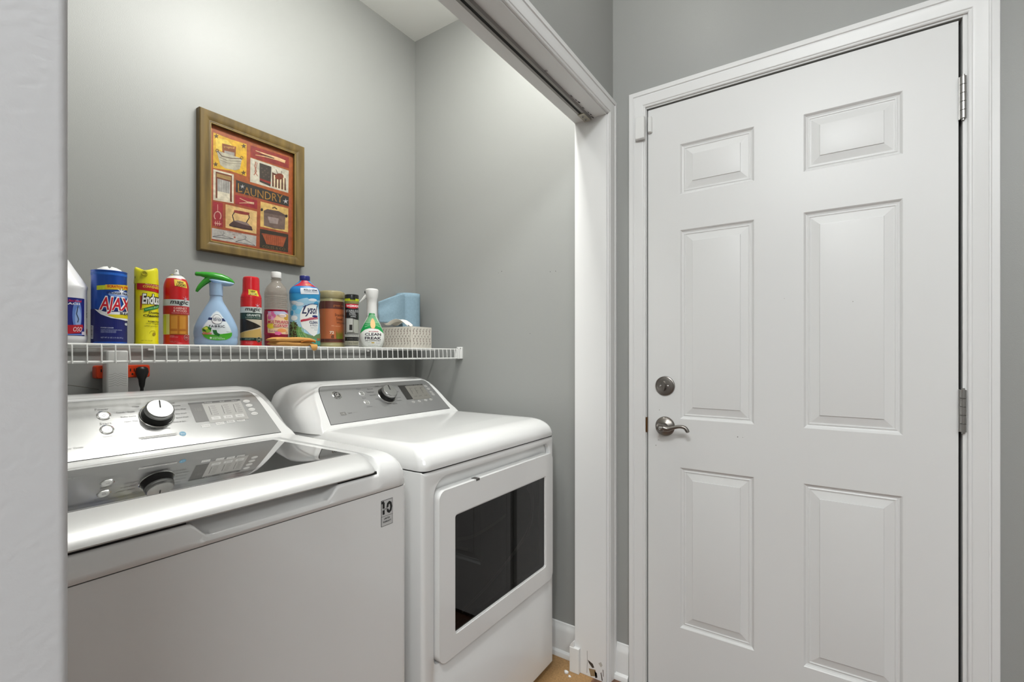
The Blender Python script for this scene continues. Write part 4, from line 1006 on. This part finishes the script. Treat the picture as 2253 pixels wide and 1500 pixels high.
S.text('NET WT. 17 OZ', 296, 1230, 416, 1240, 'e0a0a0', 2); S.text('CONTENTS UNDER', 296, 1250, 416, 1260, 'e0a0a0', 2)
S.build('label', t)

# clear bottle of red cleaner
t = item('multipurpose_cleaner_bottle', -1.545, .8760, 'clear ribbed bottle of red liquid cleaner with white cap', 'bottle')
rp = [(0, .031), (.003, .0350), (.008, .0360), (.122, .0360)]
z = .124
for k in range(7):
    rp += [(z, .0362), (z+.0024, .0352), (z+.0036, .0350), (z+.005, .0352)]; z += .0068
rp += [(z, .0360), (z+.010, .0352), (z+.020, .0325), (z+.030, .027), (z+.038, .020), (z+.044, .0155), (z+.050, .0140), (z+.052, .0165), (z+.054, .0165), (z+.055, .0135), (z+.060, .0135)]
ztop = z+.060
b = Body(rp, N=48)
clr = bpy.data.materials.new('clear bottle plastic'); clr.use_nodes = True; nt = clr.node_tree; pb_ = nt.nodes['Principled BSDF']; out = nt.nodes['Material Output']
pb_.inputs['Base Color'].default_value = rgb('b4aaa0'); pb_.inputs['Roughness'].default_value = .12
mx = nt.nodes.new('ShaderNodeMixShader'); tr = nt.nodes.new('ShaderNodeBsdfTransparent'); tr.inputs[0].default_value = (.9, .89, .86, 1); mx.inputs[0].default_value = .38
nt.links.new(tr.outputs[0], mx.inputs[1]); nt.links.new(pb_.outputs[0], mx.inputs[2]); nt.links.new(mx.outputs[0], out.inputs[0])
bobj('bottle_body', b.bm(z0=.1215, cap0=False), clr, t, ang=60)
bobj('filled_part', b.bm(z1=.1225, cap1=False), mat('red cleaner in bottle', '8c1232', .15), t)
bm = bmesh.new(); lathe(bm, [(.030, .002), (.0345, .006), (.0350, .012), (.0350, .100), (.0345, .102)], 40); bobj('liquid', bm, mat('red liquid', '9c0f24', .15), t)
bm = bmesh.new(); lathe(bm, [(.0155, ztop-.002), (.0158, ztop), (.0158, ztop+.016), (.0145, ztop+.018), (0, ztop+.018)], 32, cap1=False); bobj('cap', bm, whitep, t)
S = sheet(b, .0360, *Z7, 608, 27, 1.53/1043)
S.poly([(400, 730), (1180, 744), (1180, 1112), (400, 1106)], 'a01040', 0)
S.poly([(630, 790), (700, 750), (960, 760), (1100, 790), (1100, 1080), (900, 1100), (640, 1080)], 'e8c9a0', 1); S.poly([(640, 740), (900, 732), (960, 770), (800, 800), (660, 790)], 'b9c0dc', 2)
for a in range(5): S.ell(700+38*math.cos(a*1.257), 810+42*math.sin(a*1.257), 30, 34, 'e4a8c8' if a % 2 else 'd06a9c', 3, 14)
for a in range(5): S.ell(800+30*math.cos(a*1.257), 1088+14*math.sin(a*1.257), 28, 16, 'e46aa0', 3, 12)
S.ell(690, 970, 60, 45, 'e6cf3c', 2); S.ell(860, 1040, 70, 30, 'e69a5a', 2); S.ell(930, 820, 40, 50, 'c99a2c', 2); S.ell(870, 800, 60, 28, 'e8dcd8', 4); S.text('Fabuloso', 790, 785, 905, 815, 'b0703c', 5, shear=.2)
S.text('MULTIPURPOSE', 640, 876, 1010, 936, 'f4e6e0', 6, shear=.2, bold=.06); S.text('CLEANER', 724, 934, 962, 990, 'f4e6e0', 6, shear=.2, bold=.06)
S.text('MULTIPURPOSE', 644, 880, 1005, 932, 'b8142c', 7, shear=.2, bold=.02); S.text('CLEANER', 728, 940, 950, 986, 'b8142c', 7, shear=.2, bold=.02)
S.text('Fresh Scent', 660, 1040, 800, 1066, '7a3a8a', 6, shear=.3); S.text('oz', 915, 1055, 945, 1080, 'c9203a', 6)
S.build('label', t)

# blue disinfectant cleaner bottle
t = item('disinfectant_cleaner_bottle', -1.548, .9820, 'blue wrapped cleaner bottle with navy cap and floral label', 'bottle')
b = Body([(0, .047, .031, 2.6), (.003, .050, .034, 2.6), (.010, .0505, .035, 2.6), (.10, .0485, .034, 2.5), (.140, .0455, .033, 2.5), (.152, .0465, .034, 2.5), (.164, .0498, .035, 2.5), (.190, .0502, .0355, 2.5), (.202, .0470, .034, 2.4), (.209, .042, .031, 2.2), (.217, .034, .026, 2.1), (.224, .0265, .021, 2), (.230, .0200, .017, 2), (.235, .0165, .0155, 2)], sm=2)
bobj('bottle_body', b.bm(), gl('blue wrap', '2f8fc4', .3), t, ang=60)
bm = bmesh.new(); lathe(bm, [(.0165, .233), (.0172, .235), (.0172, .249), (.016, .251), (0, .251)], 32, cap1=False); bobj('cap', bm, gl('navy cap', '1c2470', .3), t)
S = sheet(b, .0500, *Z7, 670.5, 35.5, 1.66/1043)
S.poly([(1080, 262), (1350, 262), (1460, 366), (1300, 352), (1000, 360), (1060, 300)], 'b4203c', 1); S.text('Mango & Hibiscus', 1236, 312, 1385, 342, 'e6a83c', 2, bold=.02)
S.poly([(900, 362), (1500, 352), (1500, 470), (900, 480)], '1c78b8', 0)
S.poly([(1156, 390), (1440, 378), (1442, 470), (1176, 488)], 'dfe6ee', 2); S.text('KILLS GERMS', 1210, 400, 1420, 432, '1c2a4c', 3, bold=.03); S.text('CLEANS & FRESHENS', 1212, 440, 1420, 456, '3c4a6c', 3)
S.poly([(900, 590), (1100, 590), (1240, 540), (1300, 580), (1500, 560), (1500, 1300), (900, 1300)], '9cc8e0', 1)
for x, y, a, c_, col_ in ((1060, 620, 60, 26, 'dfe8ee'), (1140, 640, 70, 30, 'cfdfea'), (1330, 570, 70, 22, 'd9e4ec'), (1050, 700, 50, 40, '58aed6'), (1120, 760, 60, 40, '7cc0de'), (1060, 860, 60, 40, 'dfe8ea'), (1400, 640, 50, 50, '3c9ccc'), (1010, 780, 30, 40, '3c9ccc')): S.ell(x, y, a, c_, col_, 2, 18)
S.poly([(900, 1000), (1060, 905), (1130, 980), (1180, 1060), (1230, 1100), (1300, 1130), (1500, 1080), (1500, 1300), (900, 1300)], '6a8a5a', 2)
random.seed(5)
for k in range(46): S.ell(random.uniform(985, 1110), random.uniform(930, 1170), 16, 14, random.choice(['3c3020', '4e4028', '2e2c18', '5c6a34']), 3, 7)
for k in range(24):
    x = random.uniform(1130, 1250); S.line([(x, 1180), (x-40, 1080), (x-50+random.uniform(-20, 20), 1000)], 6, random.choice(['5c9a54', '8ab86a', '3c7a44']), 3)
S.rect(1100, 1180, 1500, 1275, '3c9c8c', 3); S.rect(1180, 1180, 1300, 1275, '6ab8a4', 4)
S.poly([(1162, 780), (1200, 690), (1300, 640), (1420, 640), (1440, 760), (1430, 960), (1400, 1100), (1340, 1142), (1270, 1100), (1190, 1000), (1160, 900)], 'e4e6e4', 4)
S.line(catmull([(1196, 690), (1260, 650), (1340, 630), (1436, 640)], 4), 9, '1c3a7c', 5)
S.text('Lysol', 1184, 660, 1428, 832, '1c2450', 6, shear=.45, bold=.02)
S.poly([(1170, 890), (1280, 850), (1420, 838), (1424, 866), (1290, 884), (1172, 922)], 'b01c3c', 6); S.ell(1370, 826, 52, 18, '1c2a6c', 5)
S.text('MULTI-SURFACE CLEANER', 1200, 866, 1410, 880, 'e8c9cf', 7, skew=-14)
S.text('CLEAN', 1270, 900, 1410, 944, '1c2a5c', 6, bold=.03); S.text('& FRESH', 1282, 956, 1408, 984, '6a7088', 6); S.text('brilliant sparkle', 1290, 1000, 1400, 1018, '8a8f9c', 6); S.text('finish', 1350, 1030, 1404, 1046, '8a8f9c', 6)
S.rect(1395, 1170, 1470, 1210, 'a5643c', 5); S.line([(1405, 1210), (1400, 1265)], 6, '8a5434', 5); S.line([(1460, 1210), (1464, 1265)], 6, '8a5434', 5)
S.ell(1480, 800, 26, 34, '8fc4d8', 5)
S.build('label', t)

# orange cloth folded in front
t = thing('folded_cloth', (-1.427, .862, ZS+.0006), 'folded orange cleaning cloth lying on the front edge of the wire shelf', 'cloth')
clo = mat('orange microfibre', 'd29c56', .95, bump=.6, bscale=900)
def slab_(bm, x0, x1, y0, y1, z0, z1, fold=1, nse=.002):
    rings = []; n = 26
    for i in range(n+1):
        t_ = i/n; yy = y0+(y1-y0)*t_; e = min(1, math.sqrt(max(0.0, min(t_, 1-t_)*9))) ; hz = (z1-z0)/2*(.25+.75*e)
        zc = (z0+z1)/2+nse*math.sin(7*t_+z0*300)
        zc = max(zc, z0+hz)
        m = 20
        rings.append([((x0+x1)/2+(x1-x0)/2*math.copysign(abs(math.cos(a))**.5, math.cos(a)), yy+.002*math.sin(5*a), zc+hz*math.copysign(abs(math.sin(a))**.7, math.sin(a))) for a in [2*PI*k/m for k in range(m)]])
    loft(bm, rings)
bm = bmesh.new(); slab_(bm, -.030, .026, -.066, .060, 0, .0135); lower = bobj('lower_fold', bm, clo, t, ang=70)
bm = bmesh.new(); slab_(bm, -.030, .028, -.069, .066, .0120, .0275, nse=.0015)
bobj('upper_fold', bm, clo, t, ang=70)
bm = bmesh.new(); tube(bm, catmull([(.0245, .014, .013), (.0270, .034, .018), (.0275, .056, .0165), (.022, .066, .013)], 5), .0028, 8); bobj('fold_edge', bm, mat('orange hem', 'a8631c', .9), t)
bm = bmesh.new(); loft(bm, [[(x, .053-w_, z), (x, .053+w_, z), (x+.0012, .053+w_, z+.0012), (x+.0012, .053-w_, z+.0012)] for x, z, w_ in ((.018, .006, .012), (.030, .0055, .012), (.0358, .002, .012), (.0374, -.004, .011), (.0376, -.010, .009), (.0376, -.014, .004))])
bobj('hanging_corner', bm, clo, t, ang=70)

# brown wipes canister
t = item('wipes_canister', -1.5650, 1.1025, 'wide orange and brown wipes canister with tan lid behind the slim black can', 'canister')
b = Body([(0, .0435), (.002, .0460), (.010, .0465), (.014, .0445), (.016, .0452), (.180, .0452), (.183, .0445)], N=56)
bobj('canister_body', b.bm(), gl('tan canister', 'a39a6e', .35), t)
bm = bmesh.new(); lathe(bm, [(.0462, .182), (.0475, .184), (.0475, .2045), (.0462, .207), (.042, .2085), (.040, .2085), (.038, .2105), (0, .2110)], 56, cap1=False); bobj('lid', bm, gl('tan lid', '9a8f68', .4), t)
S = sheet(b, .0452, *Z8, 737.5, 33.5, 1.765/1043)
S.rect(-200, 500, 1200, 1210, 'b8663c', 0); S.rect(-200, 500, 1200, 632, '5a3028', 1); S.rect(-200, 1150, 1200, 1205, '5a3028', 1)
S.line([(160, 500), (160, 1205)], 3, '8f8a5a', 2)
S.text('green works', 330, 550, 640, 606, 'a5643a', 3, bold=.01)
S.text('Stainless', 360, 712, 610, 758, '4a2c1c', 3); S.text('Steel', 386, 780, 510, 830, '4a2c1c', 3); S.text('Wipes', 394, 850, 560, 898, '4a2c1c', 3)
S.text('99% natural', 292, 918, 470, 938, 'e0b48c', 3); S.text('72', 258, 1018, 346, 1066, 'ead9c4', 3, bold=.03); S.text('ct', 290, 1080, 345, 1140, '2c2418', 3, bold=.03)
for k in range(16): S.line([(395+k*8, 1150), (390+k*9, 1060), (380+k*11, 960+(k*53 % 90))], [9, 6, 1], ['6a7a2c', '4e5c1c', '9a8f2c'][k % 3], 4)
S.rect(66, 1060, 78, 1165, 'ddd0bc', 3)
S.build('label', t)
t['label'] = 'wide orange and brown wipes canister with tan lid, partly behind the slim black can'

# slim black steel-wipes can
t = item('steel_wipes_canister', -1.4950, 1.1400, 'slim black canister of stainless steel wipes with black lid', 'canister')
b = Body([(0, .0235), (.002, .0248), (.006, .0250), (.165, .0250), (.168, .0245)], N=44)
bobj('canister_body', b.bm(), gl('black canister', '101010', .3), t)
bm = bmesh.new(); lathe(bm, [(.0250, .167), (.0254, .169), (.0254, .193), (.0245, .1965), (.021, .198), (0, .1985)], 44, cap1=False); bobj('lid', bm, gl('black lid', '151515', .3), t)
bl = Body([(0, .0250), (.167, .0250), (.169, .0254), (.193, .0254)])
S = sheet(bl, .0250, *Z8, 773.5, 15.5, 1.765/1043, pitch=.003)
S.rect(300, 452, 900, 494, 'b5c21c', 1); S.rect(552, 452, 640, 470, '14140c', 2); S.text('WIPES', 558, 470, 640, 490, '14140c', 2)
S.rect(300, 494, 900, 540, '7a7a4c', 1); S.text('TOUGH ON DIRT', 500, 500, 680, 516, 'c9b84a', 2)
S.poly([(480, 540), (690, 546), (688, 606), (620, 626), (540, 620), (480, 600)], 'c21c2c', 2); S.text('WEIMAN', 492, 560, 690, 600, 'f2e0e0', 3, bold=.03)
S.text('STAINLESS', 484, 646, 690, 688, 'c9cccc', 2, bold=.0); S.text('STEEL', 538, 694, 654, 740, 'c9cccc', 2, bold=.0); S.text('WIPES', 558, 752, 650, 776, 'c9cccc', 2)
S.poly([(478, 790), (560, 790), (700, 830), (800, 830), (800, 1060), (478, 1060)], '8a8a84', 1); S.rect(500, 800, 602, 1040, 'b9b9b3', 2); S.rect(608, 816, 690, 1050, 'a8aaa0', 2); S.line([(603, 800), (603, 1050)], 7, '3a3a38', 3); S.rect(540, 905, 590, 1000, '201c1a', 3); S.ell(565, 1040, 70, 10, '6a6a64', 3)
S.rect(300, 1070, 900, 1115, 'b9b9b3', 2); S.text('SHINES & PROTECTS', 490, 1082, 690, 1102, '5c5c58', 3); S.text('30 WIPES 7x8 IN', 500, 1144, 680, 1158, '8a8a84', 2); S.rect(300, 1184, 900, 1260, '9c9a88', 2); S.text('Citrus Scent', 500, 1200, 680, 1240, '4a4a3c', 3)
S.rect(300, 1270, 900, 1320, 'b9b9b3', 1)
S.build('label', t)

# white and green mist sprayer
t = item('mist_spray_bottle', -1.500, 1.2380, 'white trigger mist bottle with green and white label near the tissue box', 'spray bottle')
b = Body([(0, .034, .025, 2.2), (.003, .038, .028, 2.2), (.012, .0425, .031, 2.2), (.030, .0470, .034, 2.1), (.045, .0475, .034, 2.1), (.062, .0440, .032, 2.1), (.085, .0350, .027, 2), (.105, .0260, .022, 2), (.118, .0205, .020, 2), (.125, .0195, .0195, 2)], sm=3)
bobj('bottle_body', b.bm(), gl('white bottle plastic', 'dfe2da', .3), t, ang=60)
nk = Body([(.122, .0200), (.126, .0202), (.150, .0190), (.170, .0182), (.185, .0195), (.198, .0225), (.212, .0245), (.224, .0250), (.2285, .0235), (.2310, .019), (.2322, .010)], sm=2, N=40)
# the sprayer top is wider towards the back
bm = nk.bm(); hw_ = bobj('sprayer', bm, whitep, t, ang=60)
bm = bmesh.new(); lathe(bm, [(.0045, -.028), (.005, -.026), (.005, -.02)], 16, Matrix.Rotation(PI/2, 4, 'Y') @ Matrix.Translation((-.218, 0, 0))); bobj('nozzle', bm, black, hw_)
bm = bmesh.new(); P_ = [(-.018, 0, .207), (-.026, 0, .198), (-.034, 0, .189), (-.043, 0, .180), (-.047, 0, .177)]
tube(bm, P_, [.0075, .0068, .005, .003, .0012], 12); bobj('trigger', bm, whitep, hw_)
S = sheet(b, .0475, *Z8, 818, 28, 1.84/1043)
S.poly([(820, 700), (1046, 705), (1090, 780), (1130, 880), (1156, 1010), (1140, 1060), (1060, 980), (940, 960), (820, 985), (728, 1060), (706, 980), (740, 860), (790, 760)], '0f9a4c', 1)
for k in range(25):
    a = PI*(.02+.96*k/24)+PI; x, y = 955+60*math.cos(a), 880+60*math.sin(a)
    S.line([(x, y), (955+230*math.cos(a)*(.86), 880+170*math.sin(a))], [3, 9], 'c4e8c9', 2)
for a in (20, 160, 5, 175):
    x = math.radians(a); S.line([(955+60*math.cos(x), 890+60*math.sin(x)), (955+190*math.cos(x), 890+150*math.sin(x))], [3, 8], 'c4e8c9', 2)
S.poly([(728, 1060), (800, 990), (880, 968), (960, 975), (1060, 985), (1140, 1055), (1146, 1130), (1130, 1200), (1080, 1270), (980, 1286), (860, 1280), (780, 1250), (736, 1160)], 'e9ebe6', 3)
S.ell(955, 880, 62, 92, 'f2c98c', 4)      # plain warm sunburst centre instead of the mascot
S.text('CLEAN', 818, 1046, 1086, 1094, '24142c', 5, bold=.025); S.text('FREAK', 818, 1112, 1086, 1160, '24142c', 5, bold=.025); S.text('DEEP CLEANING MIST', 820, 1172, 1082, 1190, '24142c', 5, bold=.02)
S.text('MULTI-SURFACE', 880, 1012, 1046, 1032, 'b02a3c', 5, bold=.03); S.ell(948, 1216, 26, 10, 'c9a83c', 5); S.text('Original', 850, 1210, 905, 1222, '6a8a5a', 5); S.text('Scent', 1000, 1210, 1074, 1226, '8a7a9c', 5); S.text('16 FL OZ (473 mL)', 870, 1254, 1040, 1268, '5a6a5c', 5)
S.build('label', t)

# tissue box
t = thing('tissue_box', (-1.530, 1.430, ZS+.0003), 'patterned white tissue box at the right end of the wire shelf', 'tissue box')
bm = bmesh.new(); loft(bm, [[(x, y_, z) for x, y_ in rrect(-.110, .110, -.060, .060, .0015, 2)] for z in (0, .0885)])
bx = bobj('box', bm, mat('off white carton', 'd3cec3', .6), t)
random.seed(11)
S = Sheet(lambda a, z, o: (a, -.060-o, z), base=.0002)
E_ = Sheet(lambda a, z, o: (.110+o, a, z), base=.0002)
for sh, w_ in ((S, .110), (E_, .060)):
    for k in range(int(w_*2/.018)):
        x0 = -w_+.010+k*.0185; P_ = catmull([(x0, .006), (x0+.008, .025), (x0-.003, .045), (x0+.006, .066), (x0+.001, .080)], 4)
        P_ = [(max(-w_+.002, min(w_-.002, p[0])), p[1]) for p in P_]
        sh.line(P_, .0010, '95877e', 0)
        for j in range(2, len(P_)-1, 2):
            sg = 1 if (j//2) % 2 else -1; x, z = P_[j]
            if abs(x+sg*.006) < w_-.003: sh.poly([(x, z), (x+sg*.0020, z+.0050), (x+sg*.0060, z+.0085), (x+sg*.0048, z+.002)], ['7f6c66', '8f7870', '857f76'][j % 3], 1)
S.line([(.109, 0), (.109, .088)], .0012, 'b3aea2', 0)  # darker corner line painted in place of shading between the two faces
S.build('leaf_pattern', bx); E_.build('leaf_pattern', bx)
bm = bmesh.new(); n = 24
loft(bm, [[(.035+.055*q*math.cos(2*PI*i/n), .0+.030*q*math.sin(2*PI*i/n), .0885+h+(.010 if math.sin(2*PI*i/n) < 0 else 0)*0) for i in range(n)] for q, h in ((1, 0), (1, .0012), (.88, .0012), (.86, -.0)) ], False, True)
bobj('opening', bm, mat('brown carton edge', '6e4c38', .7), t)
bm = bmesh.new(); n = 10; m = 14; grid = []
for i in range(n+1):
    r = []
    for j in range(m+1):
        u, v = i/n, j/m; x = .05-.13*v; y_ = -.004+(u-.5)*(.036+.03*v); z = .089+.004+.030*math.sin(PI*min(1, v*1.15))*.7+.014*v+.005*math.sin(9*u+3*v)
        r.append(bm.verts.new((x, y_, z)))
    grid.append(r)
for i in range(n):
    for j in range(m): bm.faces.new((grid[i][j], grid[i+1][j], grid[i+1][j+1], grid[i][j+1]))
ts = bobj('tissue', bm, mat('tissue paper', 'e6e3dc', .9), t, ang=90); md = ts.modifiers.new('s', 'SOLIDIFY'); md.thickness = .0008

# blue towel roll
t = thing('shop_towel_roll', (-1.638, 1.562, ZS+.0003), 'blue paper towel roll with loose sheet behind the tissue box', 'paper towel roll')
blt = mat('blue shop towel', '8ba6b6', .95, bump=.5, bscale=260, var=.06, vscale=120)
bm = bmesh.new(); lathe(bm, [(.018, .0), (.0535, .0), (.0548, .002), (.0548, .252), (.0535, .2545), (.020, .2545), (.019, .250), (.019, .003)], 64, cap0=False, cap1=False); bobj('roll', bm, blt, t)
bm = bmesh.new(); lathe(bm, [(.0185, .001), (.0185, .2535), (.0175, .2535), (.0175, .001)], 32, cap0=False, cap1=False); bobj('core', bm, mat('cardboard core', '8f7658', .8), t)
bm = bmesh.new(); grid = []; n = 26; m = 14
for i in range(n+1):
    s_ = i/n
    # leaves the roll on its room side and swings out to the left
    if s_ < .3:
        a = math.radians(35-150*(s_/.3)*.6); x, y_ = .0560*math.cos(a), .0560*math.sin(a)
    else:
        a = math.radians(35-90); x0, y0 = .0560*math.cos(a), .0560*math.sin(a); q = (s_-.3)/.7
        x = x0-.020*q+.018*math.sin(PI*q); y_ = y0-.140*q
    drop = .0 if s_ < .3 else .052*((s_-.3)/.7)**1.4
    lo = .002 if s_ < .3 else .002+.110*min(1, ((s_-.3)/.12))
    r = []
    for j in range(m+1):
        v = j/m; zt_ = .2530-drop; z = lo+(zt_-lo)*v
        r.append(bm.verts.new((x+.003*math.sin(8*v+6*s_)*max(0, s_-.3), y_+.002*math.sin(11*v)*max(0, s_-.3), z)))
    grid.append(r)
for i in range(n):
    for j in range(m): bm.faces.new((grid[i][j], grid[i+1][j], grid[i+1][j+1], grid[i][j+1]))
ls = bobj('loose_sheet', bm, blt, t, ang=90); md = ls.modifiers.new('s', 'SOLIDIFY'); md.thickness = .0008

# small marks on closet walls
S = Sheet(lambda a, z, o: (a, YD-o, z), base=.0002)
for x, z, r in ((-1.173, 1.535, .0016), (-.935, 1.51, .0014), (-.91, 1.51, .0014), (-1.03, 1.265, .0012), (-1.19, 1.53, .001)): S.ell(x, z, r, r*1.4, '4a4744', 0, 10)
o = S.build('nail_holes', None); tag(o, kind='structure')
